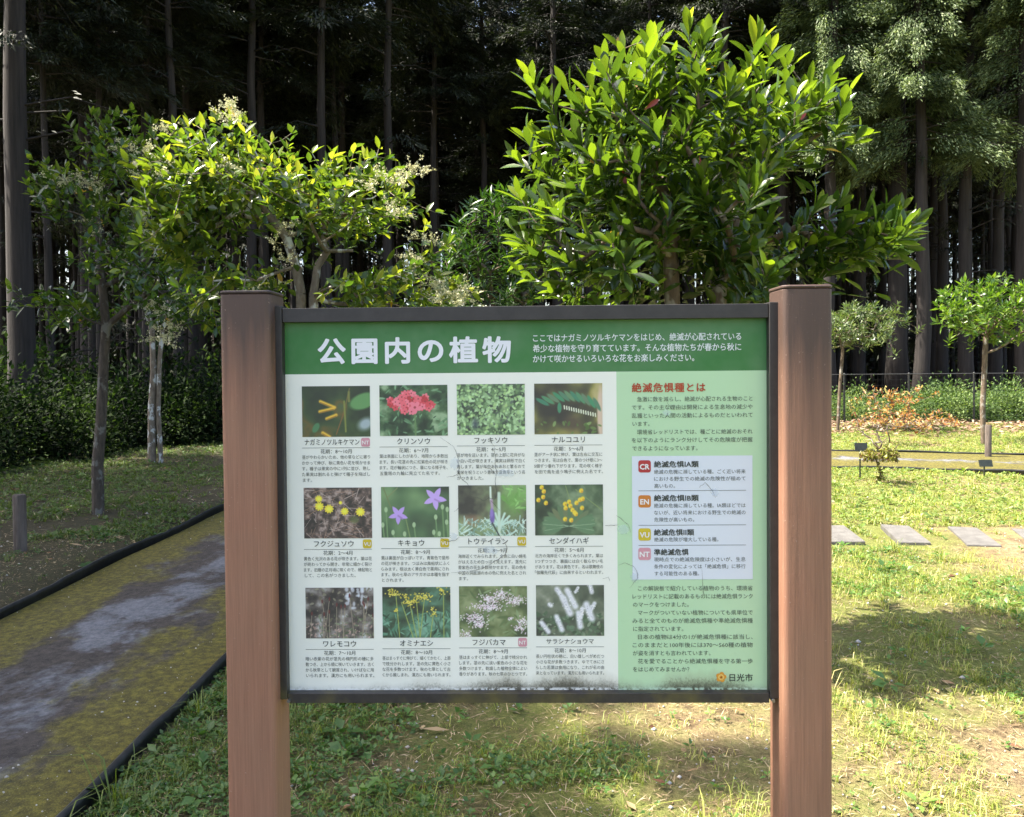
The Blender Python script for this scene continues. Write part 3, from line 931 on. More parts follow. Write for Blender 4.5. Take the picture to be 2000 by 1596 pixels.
m, nt, b = new_mat('printed_picture')
a = nd(nt, 'ShaderNodeAttribute', attribute_name='print')
nt.links.new(mix(nt, 0.06, a.outputs['Color'], (0.62, 0.66, 0.60)), b.inputs['Base Color'])
b.inputs['Roughness'].default_value = 0.42
pic_mat = m
rule_m = flat((0.09, 0.10, 0.09))
jj = (np.arange(PH - 1)[:, None] * PW + np.arange(PW - 1)[None]).ravel()
PF = np.stack([jj + PW, jj + PW + 1, jj + 1, jj], 1)
for (nm, mark, date, lines), (u, vpx), im, ci in zip(cards, card_px, pictures(), range(12)):
    w, h = 132.8, 99.0
    y = YP - 0.0006
    cx, cz = S(u + w / 2, vpx + h / 2, y)
    hw = (S(u + w, vpx + 50, y)[0] - S(u, vpx + 50, y)[0]) / 2
    hh = (S(u + 60, vpx, y)[1] - S(u + 60, vpx + h, y)[1]) / 2
    V = np.stack([cx - hw + 2 * hw * NXc, np.full_like(NXc, y), cz + hh - 2 * hh * NYc], -1).reshape(-1, 3)
    im = np.clip((im - 0.42) * 1.12 + 0.42, 0, 1)
    mesh_obj('plant_picture', V, PF, pic_mat, panel, col=np.clip(srgb(im) * 1.05, 0, 0.85).reshape(-1, 3))
    r = vpx + h
    uc = u + w / 2 - (8 if mark else 0)
    em = 13.2 if len(nm) < 8 else 10.9
    if len(nm) == 10:
        text('name#%d' % ci, nm, u + 5, r + 10.5, 13.6, 107, 0.004)
    else:
        text('name#%d' % ci, nm, uc, r + 10.5, em + .6, len(nm) * (12.9 if len(nm) < 8 else 11.6), 0.004, 'C')
    quad_px('rule_line', u, r + 21.1, u + w, r + 21.9, YP - 0.0006, rule_m)
    text('date#%d' % ci, '花期：' + date, u + w / 2, r + 28.4, 9.6, 57 if len(date) < 5 else 61, 0.0, 'C')
    block('body', lines, u, r + 40, 11.2 if ci < 4 else 10.85, 8.2, u + w)
    if mark:
        quad_px('rank_mark', u + w - 17.5, r + 2.0, u + w - 0.3, r + 19.2, YP - 0.0006, badge_m[mark], 0.4)
        text('mark#%d' % ci, mark, u + w - 8.9, r + 10.8, 10.2, None, 0.02, 'C')

ink = flat((0.035, 0.045, 0.04))
ink2 = flat((0.07, 0.085, 0.075))
lettering({'head': ('heading_lettering', flat((0.80, 0.82, 0.88)), 0.0008), 'intro': ('intro_lettering', flat((0.74, 0.80, 0.80)), 0.0008),
           'red': ('red_title_lettering', flat((0.42, 0.06, 0.022)), 0.0008), 'body': ('paragraph_lettering', ink2, 0.0012), 'bold': ('rank_title_lettering', ink, 0.0012),
           'name': ('plant_name_lettering', ink, 0.0008), 'date': ('flowering_date_lettering', ink, 0.0008), 'mark': ('mark_lettering', flat((0.80, 0.80, 0.80)), 0.0016), 'city': ('city_name_lettering', ink, 0.0008)})

# --- cracks and lifted film
def zz(pts, sc_, ox, oy):
    return [(x / sc_ + ox, y_ / sc_ + oy) for x, y_ in pts]


cr = [zz(q, 4.695, 840, 840) for q in ([(95, 65), (150, 110), (215, 150), (240, 210), (258, 260), (264, 330), (262, 400), (290, 450), (340, 490), (375, 540), (365, 600)], [(150, 432), (210, 423), (240, 408), (262, 420)],
      [(560, 110), (590, 150), (590, 200), (602, 270), (597, 340), (612, 390), (600, 470), (606, 600), (588, 632), (540, 622), (490, 650), (440, 622), (370, 605)], [(550, 640), (600, 690), (640, 740)],
      [(560, 830), (600, 900), (640, 980), (690, 1040), (705, 1085), (690, 1140), (640, 1175), (580, 1215), (500, 1260), (420, 1290), (330, 1297), (190, 1307)], [(500, 345), (550, 350), (575, 380), (600, 405)], [(220, 745), (260, 720), (300, 690), (350, 655)], [(90, 990), (150, 1020), (220, 1015), (270, 985)])]
cr += [zz(q, 3.192, 1020, 880) for q in ([(590, 405), (625, 432), (660, 465), (676, 510)], [(515, 470), (550, 465), (575, 470), (600, 462)], [(600, 715), (640, 700), (690, 722), (722, 760), (716, 800), (670, 858)], [(1100, 235), (1140, 200), (1172, 232), (1192, 262), (1205, 295)], [(1120, 730 - 880 + 885), (1130, 890), (1150, 905)], [(505, 800), (540, 790), (545, 815)])]
cr.append([(1303, 786), (1309, 794), (1312, 800)])
cr_r = random.Random(4)
crack_m = flat((0.07, 0.07, 0.065))
for line in cr:
    pts = []
    for a_, b_ in zip(line[:-1], line[1:]):
        for t in (0, .33, .66):
            pts.append((a_[0] + (b_[0] - a_[0]) * t + cr_r.gauss(0, .5), a_[1] + (b_[1] - a_[1]) * t + cr_r.gauss(0, .5)))
    pts.append(line[-1])
    L = [S(*q, YP - 0.002) for q in pts]
    n = len(L)
    VV, FF = [], []
    for i, (x, z) in enumerate(L):
        w = 0.00036 * (0.35 + 0.65 * math.sin(math.pi * (i + .5) / n)) * cr_r.uniform(.6, 1.5)
        j0, j1 = max(0, i - 1), min(n - 1, i + 1)
        d = unit(np.array([L[j1][0] - L[j0][0], L[j1][1] - L[j0][1]]))
        VV += [(x - d[1] * w, YP - 0.002, z + d[0] * w), (x + d[1] * w, YP - 0.002, z - d[0] * w)]
    FF = [(2 * i, 2 * i + 1, 2 * i + 3, 2 * i + 2) for i in range(n - 1)]
    MB().add(VV, FF).build('crack', crack_m, panel)
m, nt, b = new_mat('lifted_film')
b.inputs['Base Color'].default_value = (0.66, 0.76, 0.86, 1)
b.inputs['Alpha'].default_value = 0.28
b.inputs['Roughness'].default_value = 0.35
for (cu_, cv_, ru, rv) in ((888, 905, 10, 14), (985, 925, 20, 9), (958, 1075, 16, 9), (886, 1048, 9, 8), (1218, 1035, 13, 10), (1240, 1128, 9, 12), (1302, 806, 9, 7), (1396, 962, 9, 9)):
    VV = []
    for k in range(18):
        a_ = 2 * math.pi * k / 18
        rr = cr_r.uniform(.65, 1.05)
        x, z = S(cu_ + ru * rr * math.cos(a_), cv_ + rv * rr * math.sin(a_), YP - 0.0018)
        VV.append((x, YP - 0.0018, z))
    mesh_obj('lifted_film', VV, [tuple(range(17, -1, -1))], m, panel)

# ------------------------------------------------------------------ vegetation builders
def frustums(A, B, ra, rb, k=6):
    A, B = np.asarray(A, float), np.asarray(B, float)
    T = unit(B - A)
    ref = np.where(np.abs(T[:, 2:3]) < 0.9, np.array([[0, 0, 1.0]]), np.array([[1.0, 0, 0]]))
    U = unit(np.cross(T, ref))
    W = np.cross(T, U)
    th = np.arange(k) * 2 * math.pi / k
    ring = U[:, None] * np.cos(th)[None, :, None] + W[:, None] * np.sin(th)[None, :, None]
    va = A[:, None] + ring * np.asarray(ra)[:, None, None]
    vb = B[:, None] + ring * np.asarray(rb)[:, None, None]
    V = np.stack([va, vb], 1).reshape(-1, 3)
    n = len(A)
    base = np.arange(n)[:, None] * 2 * k
    j = np.arange(k)[None]
    j2 = (j + 1) % k
    F = np.stack([base + j, base + j2, base + k + j2, base + k + j], -1).reshape(-1, 4)
    return V, F


def grow(base, tips, bal=0.45, rt=0.0035, rmax=0.1, step=0.12, power=0.5, sag=0.12, r=rng, tr=0.0):
    """a branching skeleton from the trunk polyline(s) BASE to every tip; returns segments with radii and each tip's direction"""
    nodes, par, pl = [], [], []
    for poly in base:
        s = len(nodes)
        for i, q in enumerate(poly):
            nodes.append(np.asarray(q, float))
            near = -1
            if i == 0 and s:
                dd_ = np.linalg.norm(np.array(nodes[:s]) - nodes[-1], axis=1)
                near = int(np.argmin(dd_)) if dd_.min() < .45 and nodes[-1][2] > .3 else -1
            par.append(s + i - 1 if i else near)
            pl.append(pl[-1] + np.linalg.norm(nodes[-1] - nodes[-2]) if i else (pl[near] + .1 if near >= 0 else 0.0))
    top = np.mean([p[-1] for p in base], 0)
    free = {i for i in range(len(nodes))}
    order = np.argsort(np.linalg.norm(tips - top, axis=1))
    cnt_tip = []
    low = {i for poly_i in [0] for i in []}
    skip = np.zeros(len(nodes), bool)
    k = 0
    for poly in base:
        skip[k:k + max(1, len(poly) // 2)] = True
        k += len(poly)
    N = np.array(nodes)
    PLn = np.array(pl)
    sk = skip.copy()
    dirs = np.zeros((len(tips), 3))
    for ti in order:
        t = tips[ti]
        d = np.linalg.norm(N - t, axis=1) + bal * PLn + sk * 9
        j = int(np.argmin(d))
        a = N[j]
        L = np.linalg.norm(t - a)
        n = max(1, int(math.ceil(L / step)))
        side = r.normal(0, 1, 3)
        new = []
        for q in range(1, n + 1):
            f = q / n
            pnt = a + (t - a) * f + side * sag * L * 0.35 * math.sin(math.pi * f) * (1 if n > 1 else 0)
            pnt[2] -= sag * L * 0.4 * math.sin(math.pi * f)
            new.append(pnt)
        i0 = len(par)
        for q in range(n):
            par.append(j if q == 0 else i0 + q - 1)
        N = np.vstack([N, new])
        PLn = np.concatenate([PLn, PLn[j] + L * np.arange(1, n + 1) / n])
        sk = np.concatenate([sk, np.zeros(n, bool)])
        cnt_tip.append(len(par) - 1)
        dirs[ti] = unit(N[-1] - (N[-2] if n > 1 else a))
    cnt = np.zeros(len(par))
    for c in cnt_tip:
        cnt[c] += 1
    for i in range(len(par) - 1, -1, -1):
        if par[i] >= 0:
            cnt[par[i]] += cnt[i]
    rad = np.minimum(rt * np.maximum(cnt, 1) ** power, rmax)
    if tr:
        k = 0
        for q_, poly in enumerate(base):
            m_ = len(poly)
            rad[k:k + m_] = np.maximum(rad[k:k + m_], tr * (1 if q_ == 0 else .62) * np.linspace(1.1, .55, m_))
            k += m_
    par = np.array(par)
    idx = np.where(par >= 0)[0]
    return N[par[idx]], N[idx], np.minimum(rad[par[idx]], rad[idx] * 1.35), rad[idx], dirs


LEAF = {   # rows (t, half width), broad leaf; obovate leaf; narrow leaf
    'ell': ((0, .05), (.18, .62), (.45, 1.0), (.72, .72), (.9, .3), (1, .02)),
    'obo': ((0, .06), (.25, .45), (.55, .95), (.78, .85), (.93, .36), (1, .03)),
    'nar': ((0, .1), (.3, .9), (.65, .8), (1, .03)),
    'low': ((0, .08), (.45, 1.0), (1, .04)),
}


def leaves(P_, D_, N_, L, W, curl=0.15, fold=0.25, kind='ell'):
    rows = LEAF[kind]
    n = len(P_)
    D_ = unit(D_)
    B_ = unit(np.cross(D_, N_))
    N_ = np.cross(B_, D_)
    L = np.broadcast_to(L, (n,))[:, None]
    W = np.broadcast_to(W, (n,))[:, None] * 0.5
    curl = np.broadcast_to(curl, (n,))[:, None]
    VV = []
    for t, w in rows:
        mid = P_ + D_ * L * t - N_ * curl * L * t * t
        for s in (-1, 0, 1):
            VV.append(mid + B_ * W * w * s + N_ * fold * W * w * abs(s))
    V = np.stack(VV, 1).reshape(-1, 3)
    m_ = len(rows)
    f = np.array([(i * 3 + j, i * 3 + j + 1, i * 3 + j + 4, i * 3 + j + 3) for i in range(m_ - 1) for j in (0, 1)])
    F = (np.arange(n)[:, None, None] * (m_ * 3) + f[None]).reshape(-1, 4)
    return V, F, m_ * 3


def cat(parts):
    V = np.concatenate([p[0] for p in parts])
    F, o = [], 0
    for p in parts:
        F.append(p[1] + o)
        o += len(p[0])
    return V, np.concatenate(F)


def inside(poly, x, y):
    poly = np.asarray(poly, float)
    r = np.zeros(np.shape(x), bool)
    j = len(poly) - 1
    for i in range(len(poly)):
        xi, yi = poly[i]
        xj, yj = poly[j]
        c = ((yi > y) != (yj > y)) & (x < (xj - xi) * (y - yi) / (yj - yi + 1e-12) + xi)
        r ^= c
        j = i
    return r


def crown_points(outlines, D, thick, n, holes=(), r=rng):
    """points filling a crown: its outline at distance D and its own depth"""
    pts = []
    allp = np.concatenate([np.asarray(o, float) for o in outlines])
    u0, v0 = allp.min(0)
    u1, v1 = allp.max(0)
    while len(pts) < n:
        u, v = r.uniform(u0, u1, 4000), r.uniform(v0, v1, 4000)
        ok = np.zeros(4000, bool)
        for o in outlines:
            ok |= inside(o, u, v)
        for h in holes:
            ok &= ~(inside(h, u, v) & (r.random(4000) < 0.9))
        for a, c in zip(u[ok], v[ok]):
            e = min(1.0, 4 * min((a - u0), (u1 - a), 1e9) / (u1 - u0) + 0.15)
            e2 = min(1.0, 2.5 * (c - v0) / (v1 - v0) + 0.15)
            dd = D + r.uniform(-1, 1) * thick * math.sqrt(e * e2)
            q = P(a, c, D)
            pts.append((q[0], dd, q[2]))
            if len(pts) >= n:
                break
    return np.array(pts)


def perp(D_, r=rng):
    q = r.normal(0, 1, D_.shape)
    return unit(q - D_ * (q * D_).sum(1, keepdims=True))


def rosette(tips, dirs, n, L, W, spread=(25, 85), stem=0.12, kind='obo', up=0.25, r=rng):
    """whorled shoots: leaves spiral round the last centimetres of a twig, the top ones upright"""
    T = np.repeat(np.arange(len(tips)), n)
    k = np.tile(np.arange(n), len(tips))
    D_ = unit(dirs)[T]
    a0 = r.uniform(0, 6.28, len(tips))[T]
    ang = a0 + k * 2.39996 + r.normal(0, 0.2, len(T))
    U = unit(np.cross(D_, np.array([0.31, 0.77, 0.2])))
    Wv = np.cross(D_, U)
    out = U * np.cos(ang)[:, None] + Wv * np.sin(ang)[:, None]
    f = k / max(1, n - 1)
    th = np.radians(spread[1] + (spread[0] - spread[1]) * f + r.normal(0, 9, len(T)))
    d = D_ * np.cos(th)[:, None] + out * np.sin(th)[:, None]
    d[:, 2] += up * r.uniform(0.2, 1, len(T))
    pos = tips[T] - D_ * (stem * (1 - f))[:, None]
    nrm = D_ * np.sin(th)[:, None] - out * np.cos(th)[:, None] + r.normal(0, 0.22, (len(T), 3))
    nrm[:, 2] += 0.3
    l = L * np.clip(r.lognormal(-.04, .22, len(T)), .5, 1.35) * (0.8 + 0.25 * np.sin(f * 3.1))
    w = W * r.uniform(0.8, 1.15, len(T))
    return pos, d, nrm, l, w, f


def mk_tree(name, label, catn, base_pt, segs, leaf, trunk_m, leaf_m, tint, group=None, k=6, extra=()):
    root = thing(name, label, catn, tuple(base_pt), 0, group)
    off = np.asarray(base_pt, float)
    V, F = frustums(segs[0] - off, segs[1] - off, segs[2], segs[3], k)
    mesh_obj('trunk', V, F, trunk_m, root, smooth=True)
    V, F, per = leaf
    mesh_obj('crown', V - off, F, leaf_m, root, tint=np.repeat(tint, per), smooth=True)
    for nm, (V, F), mt, tt in extra:
        mesh_obj(nm, V - off, F, mt, root, tint=tt)
    return root


# ------------------------------------------------------------------ broad-leaved trees near the board
glossy = leaf_mat('glossy_leaf', [(0.0, (0.009, 0.022, 0.008)), (0.40, (0.026, 0.056, 0.012)), (0.75, (0.090, 0.152, 0.018)), (0.93, (0.20, 0.26, 0.032)), (1.0, (0.30, 0.19, 0.05))], 0.2, 0.42, (3.4, 3.0, 0.8), 0.6)
privet_leaf = leaf_mat('oval_leaf', [(0.0, (0.013, 0.032, 0.010)), (0.5, (0.045, 0.090, 0.016)), (0.85, (0.13, 0.18, 0.022)), (0.94, (0.24, 0.26, 0.04)), (1.0, (0.32, 0.20, 0.05))], 0.26, 0.40, (2.3, 2.3, 0.75), .7)
blossom_m = leaf_mat('cream_blossom', [(0.0, (0.50, 0.50, 0.26)), (0.8, (0.74, 0.72, 0.50)), (1.0, (0.66, 0.48, 0.22))], 0.7, 0.35, (1, 1, 0.9))
bark_grey = bark_mat('lichen_bark', (0.10, 0.075, 0.055), (0.24, 0.20, 0.15), 16, 6, (0.50, 0.51, 0.49))
bark_brown = bark_mat('brown_bark', (0.07, 0.05, 0.035), (0.17, 0.125, 0.085), 18, 5, (0.24, 0.22, 0.19))
bark_shaded = bark_mat('shaded_bark', (0.035, 0.027, 0.022), (0.095, 0.075, 0.058), 18, 5, (0.15, 0.145, 0.13))  # shaded copy of the brown bark, the shade put into its colour
bark_cedar = bark_mat('cedar_bark', (0.012, 0.0095, 0.0085), (0.038, 0.031, 0.028), 9, 0.55)

# big glossy evergreen behind the board, at its right
D0 = 4.3
out_main = [(1030, 590), (1020, 500), (1040, 420), (1030, 320), (1060, 240), (1130, 250), (1180, 210), (1230, 140), (1310, 100), (1390, 120), (1430, 200), (1480, 150), (1530, 170), (1560, 240), (1620, 210), (1620, 290), (1660, 300), (1620, 360), (1560, 390), (1520, 450), (1540, 560), (1480, 590), (1350, 600), (1200, 600)]
out_low = [(1500, 590), (1540, 500), (1590, 440), (1640, 440), (1690, 460), (1730, 440), (1710, 500), (1640, 535), (1570, 580)]
cc = crown_points([out_main, out_low], D0, 0.62, 64, holes=[[(1300, 470), (1400, 440), (1440, 600), (1290, 600)], [(1440, 120), (1480, 140), (1460, 200), (1430, 190)]])
sil = [(1040, 150), (1070, 190), (1110, 170), (1215, 85), (1180, 110), (1270, 75), (1345, 45), (1375, 70), (1405, 90), (1310, 120), (1480, 65), (1505, 85), (1465, 120), (1540, 110), (1620, 135), (1600, 185), (1650, 185), (1680, 255), (1640, 235), (1580, 215), (1030, 260), (1010, 300), (1020, 380), (1015, 450), (1030, 530), (1755, 405), (1775, 440), (1720, 415), (1640, 390), (1595, 395), (1745, 490), (1690, 470), (1650, 430), (1615, 480), (1560, 430), (1235, 140), (1140, 210), (1090, 260)]
tp = np.repeat(cc, 4, 0) + rng.normal(0, 1, (len(cc) * 4, 3)) * [.095, .10, .075]
ts = np.array([P(u, v + 12, D0 + rng.uniform(-0.3, 0.3)) for u, v in sil])
tips = np.concatenate([tp, ts])
b1, b2 = P(1310, 500, D0), P(1405, 560, D0)
foot = np.array([b1[0] + 0.12, D0, 0.0])
base = [[foot, foot + [0, 0, .4], [b1[0] + .08, D0, .8], [b1[0] + .02, D0, 1.3], b1, P(1300, 380, D0)], [foot + [.05, .03, 0], foot + [.1, .03, .5], [b2[0], D0 + .05, 1.2], b2, P(1440, 430, D0 + .1)]]
A, B, ra, rb, dr = grow(base, tips, 0.35, 0.0034, 0.05)
ctr = P(1340, 520, D0)
dr = unit(0.5 * dr + 0.55 * unit(tips - ctr) + np.array([0, -0.03, 0.55]) + rng.normal(0, .14, tips.shape))
pos, d, nrm, l, w, f = rosette(tips, dr, 13, 0.142, 0.044, (16, 80), 0.15)
# inner leaves along the twigs
tips2 = tips - dr * rng.uniform(.14, .3, (len(tips), 1)) + rng.normal(0, .03, tips.shape)
p2, d2, n2_, l2, w2, f2 = rosette(tips2[::3], dr[::3], 6, 0.138, 0.043, (50, 95), 0.16)
lf = leaves(np.concatenate([pos, p2]), np.concatenate([d, d2]), np.concatenate([nrm, n2_]), np.concatenate([l, l2]), np.concatenate([w, w2]), rng.uniform(-.02, .22, len(pos) + len(p2)), 0.32, 'obo')
hgt = (np.concatenate([pos, p2])[:, 2] - 1.6) / 1.8
tint = np.clip(0.33 + 0.28 * np.clip(np.concatenate([f, f2 * 0]) - .35, 0, 1) + 0.14 * hgt + rng.normal(0, .13, len(hgt)), 0, .92)
tint[rng.random(len(tint)) < .003] = 1.0
bush = mk_tree('evergreen_tree', 'big glossy-leaved evergreen with bright upright shoots behind the right half of the board', 'tree', foot, (A, B, ra, rb), lf, bark_brown, glossy, tint)
# a few old red leaves in it
rp = np.array([P(u, v, D0 - .35) for u, v in ((1366, 305), (1548, 240), (1258, 215), (1215, 330))])
old_m = plain('old_red_leaf', (0.28, 0.035, 0.02), 0.4)
for q, dq in zip(rp, ([.1, -.2, -1], [.7, 0, .5], [.6, -.2, .4], [.2, -.1, -.9])):
    V, F, per = leaves(q[None], np.array([dq], float), np.array([[.3, -1, .1]]), .085, .026, .1, .3, 'obo')
    mesh_obj('old_leaf', V - foot, F, old_m, bush)


def panicles(pts, n=80, size=0.11, flower=0.0095, r=rng):
    """loose sprays of tiny four-petalled flowers"""
    P_, N_, tt = [], [], []
    SA, SB = [], []
    for q in pts:
        ax = unit(np.array([r.normal(0, .5), r.normal(0, .5), .8]))
        nb_ = 9
        tipb = q + (r.normal(0, 1, (nb_, 3)) * [.5, .5, .33] + ax * .25) * size
        h = r.random(n)
        kb = r.integers(0, nb_, n)
        pt = q + (tipb[kb] - q) * (.35 + .65 * h)[:, None] + r.normal(0, .085, (n, 3)) * size
        P_.append(pt)
        N_.append(unit(r.normal(0, 1, (n, 3)) + [0, -.4, .5]))
        tt.append(np.clip(r.normal(.45, .22, n), 0, .85))
        SA.append(np.tile(q, (nb_, 1)))
        SB.append(tipb)
    P_, N_, tt = np.concatenate(P_), np.concatenate(N_), np.concatenate(tt)
    U = perp(N_, r)
    W_ = np.cross(N_, U)
    s = flower * r.uniform(.7, 1.3, (len(P_), 1))
    V1 = np.stack([P_ + U * s, P_ + W_ * s * .35, P_ - U * s, P_ - W_ * s * .35], 1)
    V2 = np.stack([P_ + W_ * s + N_ * .0006, P_ + U * s * .35 + N_ * .0006, P_ - W_ * s + N_ * .0006, P_ - U * s * .35 + N_ * .0006], 1)
    V = np.concatenate([V1, V2]).reshape(-1, 3)
    F = np.arange(len(V)).reshape(-1, 4)
    A_, B_ = np.concatenate(SA), np.concatenate(SB)
    sv, sf = frustums(A_, B_, np.full(len(A_), .0009), np.full(len(A_), .0007), 3)
    Vc, Fc = cat([(V, F), (sv, sf)])
    return (Vc, Fc), np.concatenate([np.repeat(tt, 4), np.repeat(tt, 4), np.full(len(sv), 0.1)])


def pairs(tips, dirs, n, L, W, stem, r=rng, kind='ell', up=0.2):
    """opposite leaves along a twig, with one at its end"""
    T = np.repeat(np.arange(len(tips)), 2 * n + 1)
    k = np.tile(np.arange(2 * n + 1), len(tips))
    D_ = unit(dirs)[T]
    f = np.minimum(k // 2, n - 1) / max(1, n - 1)
    U = perp(unit(dirs), r)[T]
    U2 = np.cross(D_, U)
    alt = (k // 2) % 2
    side = np.where(alt[:, None] == 0, U, U2) * np.where(k % 2 == 0, 1, -1)[:, None]
    last = k == 2 * n
    th = np.radians(np.where(last, 8, 62 - 18 * f) + r.normal(0, 12, len(T)))
    d = D_ * np.cos(th)[:, None] + side * np.sin(th)[:, None]
    d[:, 2] += up * r.uniform(-.3, 1, len(T))
    pos = tips[T] - D_ * (stem * (1 - np.where(last, 1, f)))[:, None]
    nrm = np.array([0, 0, 1.0]) + 0.6 * D_ + r.normal(0, .35, (len(T), 3))
    return pos, d, nrm, L * np.clip(r.lognormal(-.06, .24, len(T)), .45, 1.35), W * r.uniform(.75, 1.15, len(T)), np.where(last, 1, f)


def privet(label, D0, outlines, holes, ntip, sil, base, thick, flowers, L, W, seed, bark, nper=4, group=None, tr=.034, t0=.60):
    r = np.random.default_rng(seed)
    tp = crown_points(outlines, D0, thick, ntip, holes, r)
    ts = np.array([P(u, v, D0 + r.uniform(-.3, .3)) for u, v in sil])
    tips = np.concatenate([tp, ts])
    A, B, ra, rb, dr = grow(base, tips, 0.35, 0.0026, 0.042, r=r, tr=tr)
    ctr = np.array([base[0][-1][0], D0, base[0][-1][2] - .1])
    dr = unit(.6 * dr + .5 * unit(tips - ctr) + np.array([0, 0, .3]) + r.normal(0, .25, tips.shape))
    p1 = pairs(tips, dr, nper, L, W, .2, r)
    t2 = tips - dr * .22 + r.normal(0, .04, tips.shape)
    p2 = pairs(t2[::2], unit(dr[::2] + r.normal(0, .6, dr[::2].shape)), max(2, nper - 1), L, W, .18, r)
    pos, d, nrm, l, w, f = [np.concatenate([a, c]) for a, c in zip(p1, p2)]
    lf = leaves(pos, d, nrm, l, w, r.uniform(-.05, .2, len(pos)), .3, 'ell')
    tint = np.clip(t0 + .24 * (f - .4) + r.normal(0, .16, len(pos)), 0, .93)
    tint[r.random(len(tint)) < .004] = 1.0
    ex, tt = panicles(np.array([P(u, v, D0 - thick * .5 + r.uniform(-.2, .3)) for u, v in flowers]), r=r)
    return mk_tree('flowering_tree', label, 'tree', base[0][0], (A, B, ra, rb), lf, bark, privet_leaf, tint, group, extra=[('blossom', ex, blossom_m, tt)])


def spread_px(cs, n, s, seed):
    r = random.Random(seed)
    return [(c[0] + r.gauss(0, s), c[1] + r.gauss(0, s * .8)) for c in cs for _ in range(n)]


# left tree: pale leaning trunk and a brown one, blossom at the crown's rim
D1 = 6.0
f1 = np.array([P(590, 700, D1)[0], D1, 0.0])
f2 = f1 + [0.10, 0.05, 0]
base = [[f1, f1 + [0, 0, .7], P(588, 640, D1), P(588, 575, D1), P(578, 520, D1), P(560, 465, D1), P(530, 425, D1), P(480, 420, D1)],
        [f2, f2 + [0, 0, .8], P(612, 640, D1), P(612, 580, D1), P(620, 520, D1), P(640, 490, D1), P(690, 490, D1)]]
oA = [(290, 400), (270, 330), (340, 265), (420, 240), (480, 270), (540, 310), (600, 325), (700, 315), (770, 340), (785, 390), (740, 425), (690, 465), (630, 470), (570, 410), (500, 385), (430, 400), (380, 470), (320, 520), (290, 480)]
oB = [(650, 590), (720, 540), (830, 500), (900, 560), (900, 600), (660, 605)]
oC = [(380, 590), (430, 545), (510, 520), (545, 545), (530, 600), (390, 605)]
privet('flowering evergreen with a pale leaning trunk and sunlit yellow-green crown behind the left post', D1, [oA, oB, oC],
       [[(455, 440), (560, 440), (575, 500), (560, 560), (470, 520)], [(590, 480), (640, 520), (640, 600), (560, 600)]], 340,
       [(460, 215), (420, 225), (400, 235), (340, 245), (330, 270), (500, 265), (570, 260), (560, 290), (610, 300), (640, 330), (690, 300), (740, 290), (780, 330), (795, 350), (850, 415), (830, 440), (890, 470), (870, 480), (920, 570), (800, 390), (790, 420), (360, 250), (300, 270), (480, 240), (530, 280), (660, 320), (720, 310), (450, 235), (760, 310)],
       base, 0.65, spread_px([(452, 222)], 4, 12, 1) + spread_px([(790, 345), (785, 360)], 3, 14, 2) + spread_px([(780, 400), (820, 470), (720, 350)], 2, 14, 3) + spread_px([(880, 575), (850, 560), (800, 530), (905, 590)], 4, 16, 4) + spread_px([(510, 590), (540, 505), (545, 450)], 2, 18, 5) + spread_px([(300, 290), (360, 330), (480, 300)], 2, 25, 6),
       0.090, 0.044, 11, bark_grey)

# slender tree further left, in the shade of the forest edge
D2 = 8.4
g0 = G(192, 1004)
f1 = np.array([g0[0], g0[1], 0.0])
D2 = g0[1]
base = [[f1, f1 + [.0, 0, .5], P(197, 830, D2), P(203, 700, D2), P(207, 635, D2), P(200, 560, D2), P(190, 470, D2), P(190, 420, D2)],
        [P(207, 650, D2), P(212, 635, D2), P(245, 605, D2), P(285, 575, D2), P(340, 570, D2), P(390, 580, D2)]]
oA = [(70, 370), (90, 330), (150, 320), (185, 240), (240, 220), (310, 240), (350, 330), (330, 450), (280, 560), (220, 560), (190, 540), (150, 430), (100, 400)]
oB = [(280, 560), (330, 500), (420, 540), (440, 600), (400, 640), (340, 650), (300, 610)]
oC = [(40, 590), (100, 560), (180, 560), (170, 640), (80, 620)]
privet('slender flowering tree with a grey forked trunk in the shade beside the mossy path', D2, [oA, oA, oB, oC], [], 210,
       [(190, 230), (215, 225), (240, 222), (260, 235), (70, 355), (100, 340), (60, 350), (290, 240), (320, 250), (180, 260), (170, 300), (130, 330), (330, 640), (400, 610)],
       base, .8, spread_px([(110, 350), (180, 365)], 6, 16, 7) + spread_px([(265, 415), (250, 290), (330, 440), (290, 340)], 4, 18, 8) + spread_px([(325, 640), (318, 670), (320, 600)], 4, 14, 9) + spread_px([(410, 595), (180, 430)], 3, 14, 10),
       0.105, 0.050, 12, bark_shaded, 4, None, .056, .40)  # darkened bark and lowered leaf tint paint in this tree's shade

# double-stemmed trunk in the shade behind it
g0 = G(303, 905)
D3 = g0[1]
st = [[(g0[0] - .05, D3, 0), P(296, 800, D3), P(300, 730, D3), P(297, 650, D3), P(280, 560, D3)], [(g0[0] + .09, D3, 0), P(309, 800, D3), P(312, 700, D3), P(318, 640, D3), P(335, 560, D3)]]
r3 = np.random.default_rng(31)
tips = crown_points([[(180, 560), (230, 470), (330, 430), (430, 480), (430, 580), (340, 620), (250, 610)]], D3, .9, 110, r=r3)
A, B, ra, rb, dr = grow(st, tips, .35, .0042, .06, .25, r=r3, tr=.06)
pos, d, nrm, l, w, f = pairs(tips, unit(dr + [0, 0, .3]), 4, .11, .045, .25, r3)
mk_tree('flowering_tree', 'twin-stemmed grey tree standing deepest in the shade on the left lawn', 'tree', (g0[0], D3, 0), (A, B, ra, rb), leaves(pos, d, nrm, l, w, .1, .3, 'ell'), bark_grey, privet_leaf, np.clip(r3.normal(.25, .15, len(pos)), 0, 1))

